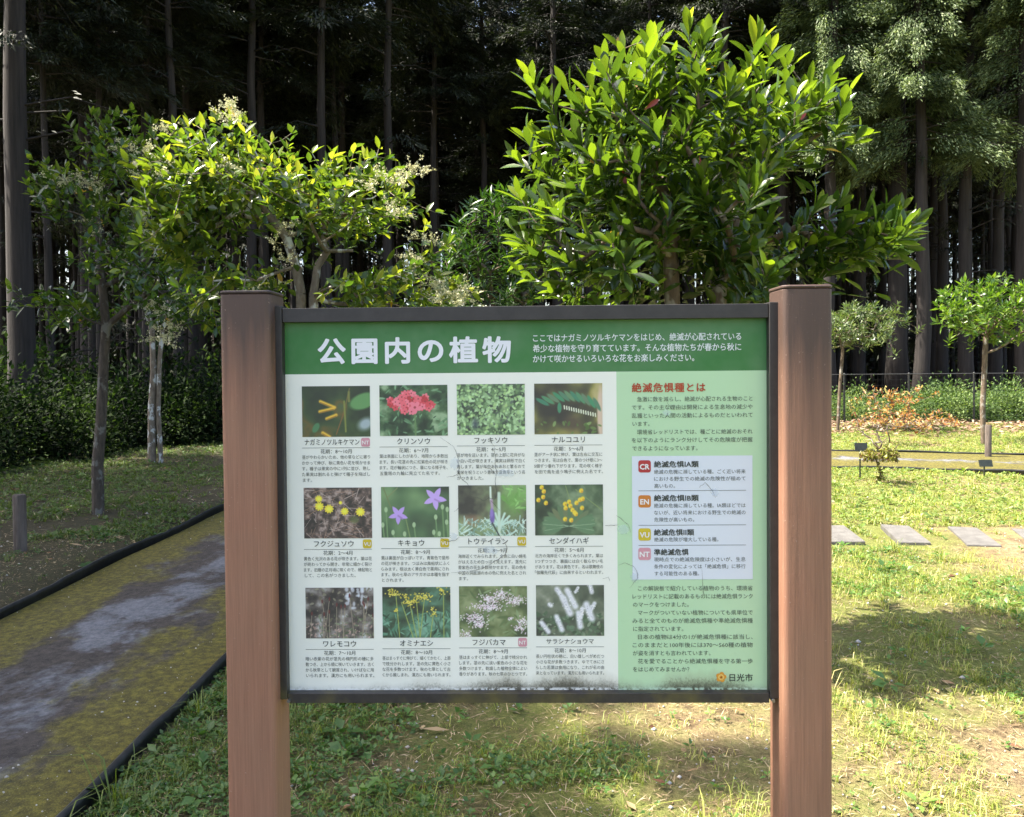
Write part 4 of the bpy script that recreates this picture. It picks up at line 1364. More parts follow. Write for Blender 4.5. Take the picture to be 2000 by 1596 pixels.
# feathery-leaved shrub between the two trees
D4 = 7.2
r4 = np.random.default_rng(41)
tips = crown_points([[(850, 600), (850, 500), (890, 430), (960, 380), (1030, 360), (1060, 430), (1050, 600)], [(860, 600), (880, 540), (1000, 480), (1060, 600)]], D4, .5, 150, r=r4)
tips = np.concatenate([tips, [P(u, v, D4) for u, v in ((985, 372), (1010, 362), (905, 425), (880, 455), (935, 410), (960, 392), (1030, 375))]])
f4 = np.array([P(975, 700, D4)[0], D4, 0])
A, B, ra, rb, dr = grow([[f4, f4 + [0, 0, .5], f4 + [-.05, 0, 1.0], f4 + [0, 0, 1.6]], [f4 + [.08, 0, 0], f4 + [.15, 0, .7], f4 + [.3, 0, 1.5]]], tips, .4, .003, .03, .15, r=r4)
dr = unit(dr * .4 + unit(tips - (f4 + [0, 0, 1.4])) * .5 + [0, -.1, .5] + r4.normal(0, .2, tips.shape))
pos, d, nrm, l, w, f = rosette(tips, dr, 15, .125, .024, (20, 95), .12, 'nar', .1, r4)
mk_tree('shrub', 'dense green shrub of narrow leaves in the gap between the two trees behind the board', 'shrub', f4, (A, B, ra, rb), leaves(pos, d, nrm, l, w, .25, .25, 'nar'), bark_brown,
        leaf_mat('narrow_leaf', [(0, (0.013, 0.035, 0.009)), (.6, (0.032, 0.075, 0.013)), (1, (0.08, 0.135, 0.024))], .35, .35, (1.5, 1.7, .5)), np.clip(r4.normal(.45, .2, len(pos)), 0, 1))


# small clipped trees on the sunny lawn, right
def lawn_tree(label, base_px, trunk_px, outline, D, ntip, L, W, lm, thick, seed, rt=.004, rmax=.05):
    r = np.random.default_rng(seed)
    tips = crown_points(outline, D, thick, ntip, r=r)
    tips += r.normal(0, 1, tips.shape) * [.10, .1, .12]
    tips = tips[np.linalg.norm(tips - tips[5], axis=1) > .22]
    tips = tips[np.linalg.norm(tips - tips[40], axis=1) > .25]
    f = G(*base_px)
    f = np.array([f[0], D, 0.0])
    tr = [[f] + [P(u, v, D) for u, v in t] for t in trunk_px]
    tr = [t if i == 0 else t[1:] for i, t in enumerate(tr)]
    A, B, ra, rb, dr = grow(tr, tips, .35, rt, rmax, .2, r=r)
    dr = unit(dr * .5 + [0, -.05, .6] + r.normal(0, .35, tips.shape))
    pos, d, nrm, l, w, f_ = rosette(tips, dr, 11, L, W, (25, 90), .16, 'ell', .2, r)
    return mk_tree('lawn_tree', label, 'tree', f, (A, B, ra, rb), leaves(pos, d, nrm, l, w, .1, .3, 'low'), bark_brown, lm, np.clip(r.normal(.55, .22, len(pos)), 0, 1))


fine_leaf = leaf_mat('small_grey_green_leaf', [(0, (0.03, 0.055, 0.02)), (.6, (0.09, 0.13, 0.045)), (1, (0.2, 0.24, 0.09))], .35, .3, (1.3, 1.5, .6))
yel_leaf = leaf_mat('fresh_leaf', [(0, (0.028, 0.07, 0.014)), (.5, (0.072, 0.14, 0.02)), (1, (0.20, 0.28, 0.045))], .3, .36, (1.5, 1.7, .4))
DA = G(1636, 843)[1]
lawn_tree('small grey-leaved tree with a thin bent trunk just beside the right sign post', (1636, 843), [[(1640, 760), (1645, 700), (1646, 675), (1660, 655), (1690, 640)], [(1646, 690), (1640, 660), (1625, 640)]],
          [[(1600, 670), (1600, 620), (1640, 610), (1680, 585), (1720, 600), (1730, 610), (1770, 630), (1740, 650), (1700, 670), (1650, 665)]], DA, 190, .14, .045, fine_leaf, .9, 51, .003, .035)
DB = G(1921, 870)[1]
lawn_tree('small round-topped tree with bright fresh leaves, right beside the wooden bollard', (1921, 870), [[(1919, 800), (1922, 740), (1924, 690), (1926, 655), (1935, 620)], [(1924, 665), (1950, 640), (1990, 625)]],
          [[(1835, 590), (1850, 560), (1910, 548), (1960, 565), (2010, 550), (2080, 570), (2090, 630), (2010, 650), (1950, 660), (1900, 640), (1850, 635)]], DB, 230, .15, .055, yel_leaf, .9, 52, .0032, .045)


# ------------------------------------------------------------------ shrubs
def shrub_mesh(name, label, loc, size, n, L, W, lm, seed, group=None, clumps=26, kind='low', dens=(.20, .2), catn='shrub', base_ht=0.0):
    r = np.random.default_rng(seed)
    c = unit(r.normal(0, 1, (clumps, 3)))
    c[:, 2] = np.abs(c[:, 2]) * .95 + .05
    c = c * r.uniform(.45, 1.0, (clumps, 1)) * np.asarray(size)
    per = n // clumps
    T = np.repeat(np.arange(clumps), per)
    pos = c[T] + r.normal(0, 1, (len(T), 3)) * np.asarray(size) * dens[0]
    pos[:, 2] = np.abs(pos[:, 2]) + base_ht
    d = unit(pos / np.asarray(size) + r.normal(0, .7, pos.shape))
    nrm = np.array([0, 0, 1.0]) + r.normal(0, .45, pos.shape) - .3 * d
    V, F, p_ = leaves(pos, d, nrm, L * r.uniform(.6, 1.2, len(T)), W * r.uniform(.7, 1.2, len(T)), .15, .25, kind)
    root = thing(name, label, catn, loc, 0, group)
    ct = r.normal(0, .24, clumps)
    mesh_obj('foliage', V, F, lm, root, tint=np.repeat(np.clip(.5 + ct[T] + r.normal(0, .12, len(T)), 0, 1), p_), smooth=False)
    k = 8
    ends = c[r.choice(clumps, k)]
    st = np.stack([r.normal(0, .06, k), r.normal(0, .06, k), np.zeros(k)], 1)
    sv, sf = frustums(st, ends, np.full(k, .014), np.full(k, .005), 5)
    mesh_obj('stems', sv, sf, bark_brown, root)
    return root


shade_leaf = leaf_mat('shade_leaf', [(0, (0.003, 0.007, 0.003)), (.6, (0.009, 0.020, 0.006)), (1, (0.055, 0.085, 0.026))], .75, .3, (1.3, 1.5, .6), .12)  # leaf colours darkened further so that they carry the left row's shade
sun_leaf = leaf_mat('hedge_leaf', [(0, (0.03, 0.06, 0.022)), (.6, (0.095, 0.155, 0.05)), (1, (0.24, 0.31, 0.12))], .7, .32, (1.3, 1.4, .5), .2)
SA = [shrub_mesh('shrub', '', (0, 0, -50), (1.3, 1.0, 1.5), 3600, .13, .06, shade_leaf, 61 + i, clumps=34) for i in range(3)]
gl = 'dark leafy shrubs in the shaded row along the forest edge'
ll = 'dark leafy shrub in the shaded row left of the board, below the cedar trunks'
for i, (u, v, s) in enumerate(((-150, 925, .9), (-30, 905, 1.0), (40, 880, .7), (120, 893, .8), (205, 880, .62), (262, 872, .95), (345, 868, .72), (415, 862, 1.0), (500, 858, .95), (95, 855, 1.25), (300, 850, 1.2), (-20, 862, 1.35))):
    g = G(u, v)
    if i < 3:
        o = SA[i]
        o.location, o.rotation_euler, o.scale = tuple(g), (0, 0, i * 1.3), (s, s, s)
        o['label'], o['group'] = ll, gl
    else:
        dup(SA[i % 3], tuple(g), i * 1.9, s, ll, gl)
SB = [shrub_mesh('shrub', '', (0, 0, -50), (1.05, .8, .80), 5200, .085, .04, sun_leaf, 71 + i, clumps=30) for i in range(3)]
gl = 'sunlit green shrubs along the wire fence'
ll = 'sunlit pale green shrub in the low row behind the wire fence'
k = 0
for j, (yo, hs) in enumerate(((0.9, .82), (2.2, 1.0))):
    for i in range(13):
        x = 6.2 + i * 1.28 + rng.uniform(-.25, .25) + j * .5
        y = 20.3 - 0.05 * (x - 6) + yo + rng.uniform(-.2, .3)
        s = hs * rng.uniform(.55, 1.22)
        if k < 3:
            o = SB[k]
            o.location, o.rotation_euler, o.scale = (x, y, 0), (0, 0, k * 1.1), (s, s, s)
            o['label'], o['group'] = ll, gl
        else:
            dup(SB[k % 3], (x, y, 0), k * 2.1, s, ll, gl)
        k += 1

# wiry shrub with orange and yellow leaves, and a small twiggy one by the plant label
def twiggy(name, label, foot, size, nstem, lm, L, W, nleaf, seed, low=0.0):
    r = np.random.default_rng(seed)
    tips = np.stack([r.normal(0, .5, nstem) * size[0], r.normal(0, .5, nstem) * size[0], r.uniform(.35, 1, nstem) * size[1]], 1)
    A, B, ra, rb, dr = grow([[np.zeros(3), np.array([0, 0, .03])]], tips, .12, .0028, .012, .12, r=r, sag=.25)
    T = r.integers(0, len(A), nleaf) if low == 0 else np.argsort((A + B)[:, 2] + r.normal(0, low, len(A)))[r.integers(0, int(len(A) * .36), nleaf)]
    f = r.random((nleaf, 1))
    pos = A[T] * f + B[T] * (1 - f) + r.normal(0, .02, (nleaf, 3))
    d = unit(r.normal(0, 1, (nleaf, 3)) + [0, 0, .3])
    nrm = r.normal(0, .6, (nleaf, 3)) + [0, 0, 1]
    root = thing(name, label, 'shrub', tuple(foot))
    V, F = frustums(A, B, ra, rb, 4)
    mesh_obj('stems', V, F, bark_brown, root)
    V, F, p_ = leaves(pos, d, nrm, L * r.uniform(.6, 1.2, nleaf), W, .1, .2, 'low')
    mesh_obj('foliage', V, F, lm, root, tint=np.repeat(r.random(nleaf), p_))
    return root


orange_leaf = leaf_mat('orange_leaf', [(0, (0.30, 0.10, 0.04)), (.4, (0.42, 0.19, 0.06)), (.7, (0.42, 0.31, 0.09)), (1, (0.28, 0.29, 0.10))], .5, .35, (1.2, 1.1, .6))
twig_leaf = leaf_mat('yellowing_leaf', [(0, (0.14, 0.06, 0.03)), (.4, (0.16, 0.16, 0.04)), (1, (0.32, 0.34, 0.07))], .5, .35, (1.2, 1.2, .5))
g = G(1738, 868)
twiggy('shrub', 'airy shrub of wiry twigs with orange and yellow leaves on the lawn before the fence', g, (.62, 1.05), 120, orange_leaf, .075, .032, 640, 81)
g = G(1790, 852)
twiggy('shrub', 'low loose shrub with rusty orange leaves at the foot of the fence', g, (.95, .55), 70, orange_leaf, .08, .035, 420, 83)
g = G(1715, 944)
twiggy('shrub', 'small bare-topped shrub with a leafy dark base beside the black plant label', g, (.26, .78), 60, twig_leaf, .055, .026, 800, 82, .10)

# ------------------------------------------------------------------ conifers of the forest
cedar_leaf = leaf_mat('cedar_needles', [(0, (0.004, 0.008, 0.004)), (.5, (0.010, 0.018, 0.006)), (1, (0.032, 0.042, 0.014))], .6, .22, (1.2, 1.3, .6))
cyp_leaf = leaf_mat('cypress_scales', [(0, (0.022, 0.045, 0.02)), (.55, (0.085, 0.13, 0.05)), (1, (0.22, 0.27, 0.11))], .55, .25, (1.2, 1.3, .6))


def conifer(name, H, r0, z0, low, nb, per, card, lm, seed, rad=2.6, hang=.2, droop=.35):
    r = np.random.default_rng(seed)
    zs = np.linspace(0, H, 16)
    wob = np.cumsum(r.normal(0, .035, (16, 2)), 0)
    wob -= wob[0]
    taper = r0 * (1 - .85 * zs / H) * (1 + .35 * np.exp(-zs / .35))
    pts = np.column_stack([wob, zs])
    mb = MB().tube(pts, taper, 10)
    root = thing(name, 'cedar', 'tree')
    segA, segB, sr = [], [], []
    P_, D_, N_, LL, tt = [], [], [], [], []
    for i in range(nb):
        lowb = i < low
        z = r.uniform(2.5, z0) if lowb else z0 + (H - z0) * r.random() ** 1.1 * .99
        a = r.uniform(0, 6.283)
        f = 0 if lowb else (z - z0) / (H - z0)
        L = (rad * r.uniform(.3, .75)) if lowb else rad * (1.02 - f) ** .75 * r.uniform(.7, 1.1)
        o = np.array([np.interp(z, zs, pts[:, 0]), np.interp(z, zs, pts[:, 1]), z])
        dirn = np.array([math.cos(a), math.sin(a), .15 - droop * r.uniform(.4, 1.2)])
        e = o + dirn * L
        mid = (o + e) / 2 + [0, 0, .12 * L]
        segA += [o, mid]
        segB += [mid, e]
        sr += [.012 + .008 * L, .010]
        n = int(per * (.35 if lowb else 1) * (.4 + .6 * L / rad))
        if lowb and r.random() < .45:
            n = n // 6
        t = r.uniform(.25, 1.05, n)
        c = o + (e - o) * t[:, None] + np.array([0, 0, 1.0]) * (.12 * L * 4 * t * (1 - t))[:, None]
        sidev = np.array([-math.sin(a), math.cos(a), 0])
        wid = (1.15 - t) * L * .38
        off = sidev[None] * (r.uniform(-1, 1, n) * wid)[:, None]
        c = c + off + r.normal(0, .05, (n, 3)) - np.array([0, 0, 1.0]) * r.random((n, 1)) * hang
        P_.append(c)
        D_.append(unit(dirn * .8 + off * 1.6 + np.array([0, 0, -.25]) + r.normal(0, .3, (n, 3))))
        N_.append(np.array([0, 0, 1.0]) + r.normal(0, .5, (n, 3)))
        LL.append(card[0] * r.uniform(.6, 1.25, n))
        tt.append(np.clip(.35 + .35 * t + r.normal(0, .17, n), 0, 1))
    V, F = frustums(np.array(segA), np.array(segB), np.array(sr), np.array(sr) * .6, 4)
    mb.add(V, [tuple(q) for q in F])
    mb.build('trunk', bark_cedar, root, smooth=True)
    P_, D_, N_, LL, tt = [np.concatenate(q) for q in (P_, D_, N_, LL, tt)]
    V, F, p_ = leaves(P_, D_, N_, LL, LL * card[1], .12, .15, 'low')
    mesh_obj('crown', V, F, lm, root, tint=np.repeat(tt, p_))
    return root


CED = [conifer('cedar_tree', H, r0, z0, low, 96, 480, (.22, .20), cedar_leaf, 90 + i, rad * 1.25)
       for i, (H, r0, z0, low, rad) in enumerate(((23, .20, 12.0, 12, 2.5), (25, .27, 13.0, 12, 2.7), (21, .15, 11.0, 10, 2.2), (24, .17, 12.5, 14, 2.4)))]
used = set()
PLACED = []


def cedar(x, y, kind, s, label, group, rz=None):
    rz = rng.uniform(0, 6.28) if rz is None else rz
    PLACED.append((x, y))
    if kind not in used:
        used.add(kind)
        o = CED[kind]
        o.location, o.rotation_euler, o.scale = (x, y, 0), (0, 0, rz), (s, s, s)
        o['label'] = label
        o['group'] = group
        return o
    return dup(CED[kind], (x, y, 0), rz, s, label, group)


front = [(44, 660, 16.3, 1, .98, 'thick cedar trunk at the very left of the forest edge'),
         (102, 660, 20.5, 2, .80, 'dark slim cedar trunk next to the thick trunk at the left forest edge'),
         (192, 640, 21.5, 2, .80, 'cedar trunk rising behind the slender flowering tree in the shade'),
         (288, 600, 24, 0, .85, 'cedar trunk above the crown of the left flowering tree'),
         (350, 600, 22.5, 3, .9, 'mossy-dark cedar trunk over the sunlit top of the left flowering tree'),
         (522, 500, 27.5, 0, .9, 'pale-edged cedar trunk in the dark gap over the brown and pale twin trunks'),
         (664, 500, 29, 3, .9, 'cedar trunk in the dark forest over the right half of the left flowering tree'),
         (845, 500, 30.5, 0, .9, 'cedar trunk in the dark forest between the two crowns behind the board'),
         (1680, 700, 30, 2, .95, 'thin grey cedar trunk seen just over the small grey-leaved lawn tree'),
         (1752, 715, 26.5, 1, 1.2, 'thick dark cedar trunk behind the fence, between the two small lawn trees'),
         (1803, 700, 29, 2, .95, 'thin cedar trunk with a strip of sun on it, behind the fence'),
         (1886, 715, 25.5, 1, 0.9, 'dark cedar trunk behind the fence, over the bright round-topped tree'),
         (1944, 700, 27, 0, 1.0, 'tall straight cedar trunk catching sun along its upper part, farthest right'),
         (1990, 700, 31, 2, 1.0, 'dim cedar trunk at the right border of the forest view')]
for u, v, D, kd, s, lab in front:
    q = P(u, v, D)
    cedar(q[0], D, kd, s, lab, 'cedars of the front row')


def edge_y(x):
    return np.interp(x, [-40, -14, -6, 0, 5, 9, 40], [15, 19, 25, 27.5, 27.5, 26.5, 28])


GDEEP = 'cedars deep in the forest'
LDEEP = 'tall cedar deep in the dark forest behind the front row of trunks'
cand = 0
deep = 0
rf = np.random.default_rng(5)
while cand < 6000 and deep < 250:
    cand += 1
    y = 17 + 47 * rf.random() ** .95
    x = rf.uniform(-1, 1) * (.68 * y + 3)
    if y < edge_y(x) or any((x - a) ** 2 + (y - c) ** 2 < 1.95 ** 2 for a, c in PLACED):
        continue
    if abs(x) < 60:
        cedar(x, y, int(rf.integers(0, 4)), rf.uniform(.8, 1.15), LDEEP, GDEEP)
        deep += 1

# cedars at the left, outside the picture, that shade the path and the left lawn
for i, (x, y) in enumerate(((-4.9, .6), (-5.1, 2.5), (-5.8, 4.7), (-6.8, 6.5), (-7.8, 8.4), (-9.0, 10.5), (-10.6, 12.8), (-7.2, 1.5), (-7.9, 3.3), (-9.8, 6.6), (-11.2, 9.0), (-5.4, -2.0), (-12.6, 11.4), (-8.4, -1.0), (-6.5, -5.0), (-10, -4.5), (-8.5, -8), (-12.5, 4.5))):
    reach = np.interp(y, [-3, 3, 4.2, 5.2, 6, 8, 12], [.8, .85, .9, .4, -.25, -.1, 0])
    cedar(x, y, i % 4, (reach - x) / .62 / (23, 25, 21, 24)[i % 4], 'cedar of the row along the shaded left side of the path', 'cedars shading the path')

# cypress with low boughs, top right
cp = conifer('cypress_tree', 20, .24, 8.2, 0, 130, 800, (.135, .26), cyp_leaf, 120, 2.3, hang=.55, droop=.6)
q = P(1800, 300, 25)
cp.location = (q[0], 25, 0)
cp['label'] = 'cypress with pale green drooping boughs hanging over the fence, at the top right corner'
q = P(2000, 300, 24.6)
c2 = dup(cp, (q[0], 24.6, 0), 2.2, .98, 'second cypress, its boughs cut by the right picture edge above the bright lawn tree')
q = P(1620, 300, 26)
c3 = dup(cp, (q[0], 26, 0), 4.0, 1.02, 'cypress behind the crown tip of the big glossy evergreen, boughs in half shade')

# far wood: one mass
r = np.random.default_rng(9)
n = 420
y = r.uniform(60, 84, n)
x = r.uniform(-1, 1, n) * (y * .72 + 4)
A = np.stack([x, y, np.zeros(n)], 1)
B = A + np.stack([r.normal(0, .3, n), r.normal(0, .3, n), r.uniform(20, 26, n)], 1)
V1, F1 = frustums(A, B, np.full(n, .22), np.full(n, .05), 6)
nc = 40000
T = r.integers(0, n, nc)
f = r.beta(1.6, 1.3, nc)
pos = A[T] + (B[T] - A[T]) * np.where(np.arange(nc) < 14000, .16 * f, .12 + .88 * f)[:, None] + r.normal(0, 1, (nc, 3)) * [1.1, 1.1, .3]
d = unit(r.normal(0, 1, (nc, 3)) + [0, 0, -.4])
V2, F2, p_ = leaves(pos, d, np.array([0, 0, 1.0]) + r.normal(0, .6, (nc, 3)), r.uniform(.7, 1.4, nc), .35, .1, .1, 'low')
V, F = cat([(V1, F1), (V2, F2)])
mi = np.concatenate([np.zeros(len(F1)), np.ones(len(F2))])
tag(mesh_obj('far_forest', V, F, [bark_cedar, cedar_leaf], tint=np.concatenate([np.zeros(len(V1)), np.repeat(r.random(nc), p_)]), mi=mi), kind='stuff')

# ------------------------------------------------------------------ fence, bollards, slabs, plant labels
fence_m = plain('grey_green_steel', (0.05, 0.052, 0.05), 0.5, .3, 30, .3)
FL = np.array([(-13, 17.6), (-6, 19.2), (0, 20.0), (6, 20.3), (18, 19.6), (24, 19.0)], float)


def fence_pt(s):
    seg = np.linalg.norm(np.diff(FL, axis=0), axis=1)
    cs = np.concatenate([[0], np.cumsum(seg)])
    return np.array([np.interp(s, cs, FL[:, 0]), np.interp(s, cs, FL[:, 1])]), cs[-1]


fence = thing('wire_fence', 'thin dark wire mesh fence on slim posts before the shrubs and the forest', 'fence', (0, 0, 0))
tot = fence_pt(0)[1]
# posts at the places where the photo shows them at the right, the same spacing elsewhere
x0 = P(1648, 780, 20.2)[0]
ss = np.linspace(0, tot, 2000)
sx = np.array([fence_pt(s)[0][0] for s in ss])
s0 = float(np.interp(x0, sx, ss))
s = s0 % 1.55
FH = 1.22
while s < tot:
    q, _ = fence_pt(s)
    MB().tube([(q[0], q[1], -.1), (q[0], q[1], FH + .02)], .024, 8).tube([(q[0], q[1], FH + .018), (q[0], q[1], FH + .035)], [.028, .012], 8).build('post', fence_m, fence)
    s += 1.55
wm = MB()
pts = [fence_pt(s)[0] for s in np.linspace(0, tot, 60)]
for z in (.06, .2, .35, .5, .65, .8, .95, 1.08):
    wm.tube([(q[0], q[1] - .03, z) for q in pts], .0022, 4)
for s in np.arange(0, tot, .11):
    q, _ = fence_pt(s)
    wm.tube([(q[0], q[1] - .033, .05), (q[0], q[1] - .033, FH - .01)], .0016, 3, False)
wm.build('wire_mesh', fence_m, fence)
MB().tube([(q[0], q[1] - .03, FH) for q in pts], .012, 6).build('top_rail', fence_m, fence)

wood_m = bark_mat('weathered_bollard_wood', (0.055, 0.043, 0.036), (0.15, 0.12, 0.10), 20, 2)


def bollard(px, top_v, width_px, label):
    g = G(*px)
    h = P(px[0], top_v, g[1])[2]
    r_ = width_px / FPX * g[1] / 2
    o = MB().tube([(0, 0, -.15), (0, 0, h - .012), (0, 0, h)], [r_, r_, r_ * .88], 16).build('bollard', wood_m, smooth=False)
    o.location = tuple(g)
    o.data.shade_smooth()
    o.data.set_sharp_from_angle(angle=math.radians(40))
    tag(o, label, 'bollard')


bollard((40, 1078), 966, 24, 'short dark wooden bollard on the shaded lawn left of the path')
bollard((1930, 893), 830, 12, 'short wooden bollard on the sunny lawn beside the thin trunk of the round-topped tree')

slab_m, nt, b = new_mat('pale_concrete')
v = coords(nt)
n = noise(nt, v, 9, 5, .65)
n2 = noise(nt, v, 130, 3, .7)
col = ramp(nt, n, [(.3, (.085, .080, .074)), (.7, (.15, .143, .132))])
col = mix(nt, ramp(nt, n2, [(.6, 0.), (.75, .5)]), col, (.16, .14, .12))
nt.links.new(col, b.inputs['Base Color'])
b.inputs['Roughness'].default_value = .9
bump(nt, n2, b, .4, .004)
slabs = []
for i, (u0, v0, u1, v1, u2, v2, u3, v3, lab) in enumerate(((1590, 1030, 1648, 1030, 1690, 1062, 1622, 1062, 'flat concrete stepping slab half hidden by the right post'), (1720, 1028, 1775, 1031, 1818, 1064, 1756, 1063, 'flat concrete stepping slab in the middle of the visible row, marked by two dark specks'),
                                                          (1851, 1032, 1908, 1035, 1956, 1070, 1889, 1068, 'flat concrete stepping slab with a leaf on it, nearest the right picture edge'), (1975, 1036, 2040, 1039, 2085, 1074, 2020, 1072, 'flat concrete stepping slab cut off by the right picture edge'))):
    q = [G(a, c)[:2] for a, c in ((u0, v0), (u1, v1), (u2, v2), (u3, v3))]
    c = np.mean(q, 0)
    top = [((p - c) * .985) for p in q]
    V = [(p[0], p[1], -.06) for p in (x - c for x in q)] + [(x[0] - c[0], x[1] - c[1], .013) for x in q] + [(p[0], p[1], .020) for p in top]
    F = [(4, 5, 1, 0), (5, 6, 2, 1), (6, 7, 3, 2), (7, 4, 0, 3), (8, 9, 5, 4), (9, 10, 6, 5), (10, 11, 7, 6), (11, 8, 4, 7), (11, 10, 9, 8)]
    o = mesh_obj('stepping_slab', V, F, slab_m)
    o.location = (c[0], c[1], 0.0)
    tag(o, lab, 'stepping slab', 'stepping slabs in the lawn')
    slabs.append(c)

lab_m = plain('dark_label_plate', (0.022, 0.026, 0.02), .4, .4, 40)
print_m = plain('label_print', (0.16, 0.18, 0.13), .5)
for foot, (ux, v0, v1), w_px, lab in (((1681, 938), (1681, 865, 881), 25, 'taller black plant label on a thin stake beside the small twiggy shrub'), ((1924, 931), (1922, 898, 911), 26, 'low black plant label on a thin stake by the near edge of the far path')):
    g = G(*foot)
    t = thing('plant_label', lab, 'plant label', tuple(g))
    zt, zb = P(ux, v0, g[1])[2], P(ux, v1, g[1])[2]
    hw = w_px / FPX * g[1] / 2
    yb = .0
    # tilted plate facing the path
    V = [(-hw, -.03, zb), (hw, -.03, zb), (hw, yb, zt), (-hw, yb, zt)]
    nrm = unit(np.cross(np.array(V[1]) - V[0], np.array(V[3]) - V[0]))
    V2 = V + [tuple(np.array(p) - nrm * .006) for p in V]
    pl_ = mesh_obj('plate', V2, [(0, 1, 2, 3), (7, 6, 5, 4), (0, 4, 5, 1), (1, 5, 6, 2), (2, 6, 7, 3), (3, 7, 4, 0)], lab_m, t)
    MB().tube([(0, .02, -.1), (0, .02, (zb + zt) / 2 - .01)], .011, 8).build('stake', lab_m, t)

# ------------------------------------------------------------------ grass, weeds and litter
def keep(x, y):
    d = path_dist(x, y)
    ok = d > HALF + .07
    for c in slabs:
        ok &= ~((np.abs(x - c[0] - .0) < .24) & (np.abs(y - c[1]) < .5))
    return ok


def scatter(n, y0, y1, seed, half=.74, pad=.7, pw=1.0):
    r = np.random.default_rng(seed)
    y = y0 + (y1 - y0) * r.random(int(n * 1.0)) ** pw
    x = r.uniform(-1, 1, len(y)) * (half * y + pad)
    ok = keep(x, y)
    return x[ok], y[ok], r


grass_m = leaf_mat('grass_blade', [(0, (0.075, 0.125, 0.024)), (.5, (0.24, 0.29, 0.055)), (.8, (0.42, 0.42, 0.11)), (1, (0.58, 0.49, 0.23))], .5, .35, (1.3, 1.35, .5))
weed_m = leaf_mat('weed_leaf', [(0, (0.035, 0.085, 0.02)), (.5, (0.095, 0.19, 0.036)), (1, (0.25, 0.35, 0.075))], .45, .32, (1.3, 1.4, .5))
lawn_m = leaf_mat('lawn_clover', [(0, (0.055, 0.11, 0.022)), (.5, (0.17, 0.25, 0.05)), (1, (0.38, 0.42, 0.11))], .5, .32, (1.3, 1.3, .5))
straw_m = leaf_mat('dry_straw', [(0, (0.16, 0.10, 0.055)), (.5, (0.36, 0.26, 0.14)), (1, (0.56, 0.45, 0.28))], .8, .15, (1, .95, .8))


def green(x, y):
    """how green the turf is: patchy, bare and dry close by on the right, greener beyond and in the shade"""
    p = .55 * vnoise2(x + 50, y + 50, .9, 3) + .45 * vnoise2(x + 20, y + 70, 2.6, 4)
    dry = np.clip((x - .25) / .5, 0, 1) * np.clip((4.6 - y) / 1.2, 0, 1) * .22 + np.clip((x - .9) / .8, 0, 1) * np.clip((7.4 - y) / .6, 0, 1) * np.clip((y - 5.4) / .6, 0, 1) * .22
    lush = np.clip((y - 7.2) / 1.5, 0, 1) * np.clip((x) / 2, 0, 1) * .18
    return p - dry + lush - np.clip((-2.6 - x) / .5, 0, 1) * .10 + np.clip((.6 - x) / .8, 0, 1) * np.clip((5 - y) / 2, 0, 1) * .07


def blades(name, n, y0, y1, seed, h, w, tuft, pw=1.0, thr=.44):
    x, y, r = scatter(n, y0, y1, seed, pw=pw)
    g = green(x, y)
    ok = r.random(len(x)) < np.clip((g - thr + .16) / .26, .04, 1)
    x, y, g = x[ok], y[ok], g[ok]
    T = np.repeat(np.arange(len(x)), tuft)
    m_ = len(T)
    px = x[T] + r.normal(0, .018, m_)
    py = y[T] + r.normal(0, .018, m_)
    a = r.uniform(0, 6.283, m_)
    hh = h * (r.gamma(5, .2, len(x))[T]) * r.uniform(.5, 1.2, m_)
    lean = r.uniform(.5, 1.35, m_)
    z = ground_z(x, y)[T] - .004
    c, s_ = np.cos(a), np.sin(a)
    base = np.stack([px, py, z], 1)
    out = np.stack([c, s_, np.zeros(m_)], 1)
    sd = np.stack([-s_, c, np.zeros(m_)], 1) * (w * r.uniform(.6, 1.3, m_))[:, None] * .5
    upv = np.array([0, 0, 1.0])
    p1 = base + out * (hh * lean * .3)[:, None] + upv * (hh * .62)[:, None]
    p2 = base + out * (hh * lean * .95)[:, None] + upv * (hh * (1 - .42 * lean))[:, None]
    V = np.stack([base - sd, base + sd, p1 - sd * .8, p1 + sd * .8, p2 - sd * .1, p2 + sd * .1], 1).reshape(-1, 3)
    f = np.array([(0, 1, 3, 2), (2, 3, 5, 4)])
    F = (np.arange(m_)[:, None, None] * 6 + f[None]).reshape(-1, 4)
    dryness = np.clip(.55 - g[T], 0, .4)
    tint = np.clip((r.normal(.42, .18, m_) + dryness + .3 * (r.random(m_) < .12)) * np.interp(px, [-2.4, 1.2], [.15, 1.0]), 0, 1)  # blade tint lowered leftward: the left side's shade painted into the colour
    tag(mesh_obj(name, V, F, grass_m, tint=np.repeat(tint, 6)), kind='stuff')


blades('grass', 30000, 2.3, 7.5, 201, .045, .0034, 7, 1.1)
blades('grass', 26000, 7.0, 19.5, 202, .046, .0085, 7, 1.0, .36)
blades('long_grass', 420, 2.3, 9.0, 203, .115, .0055, 12, 1.0, .46)


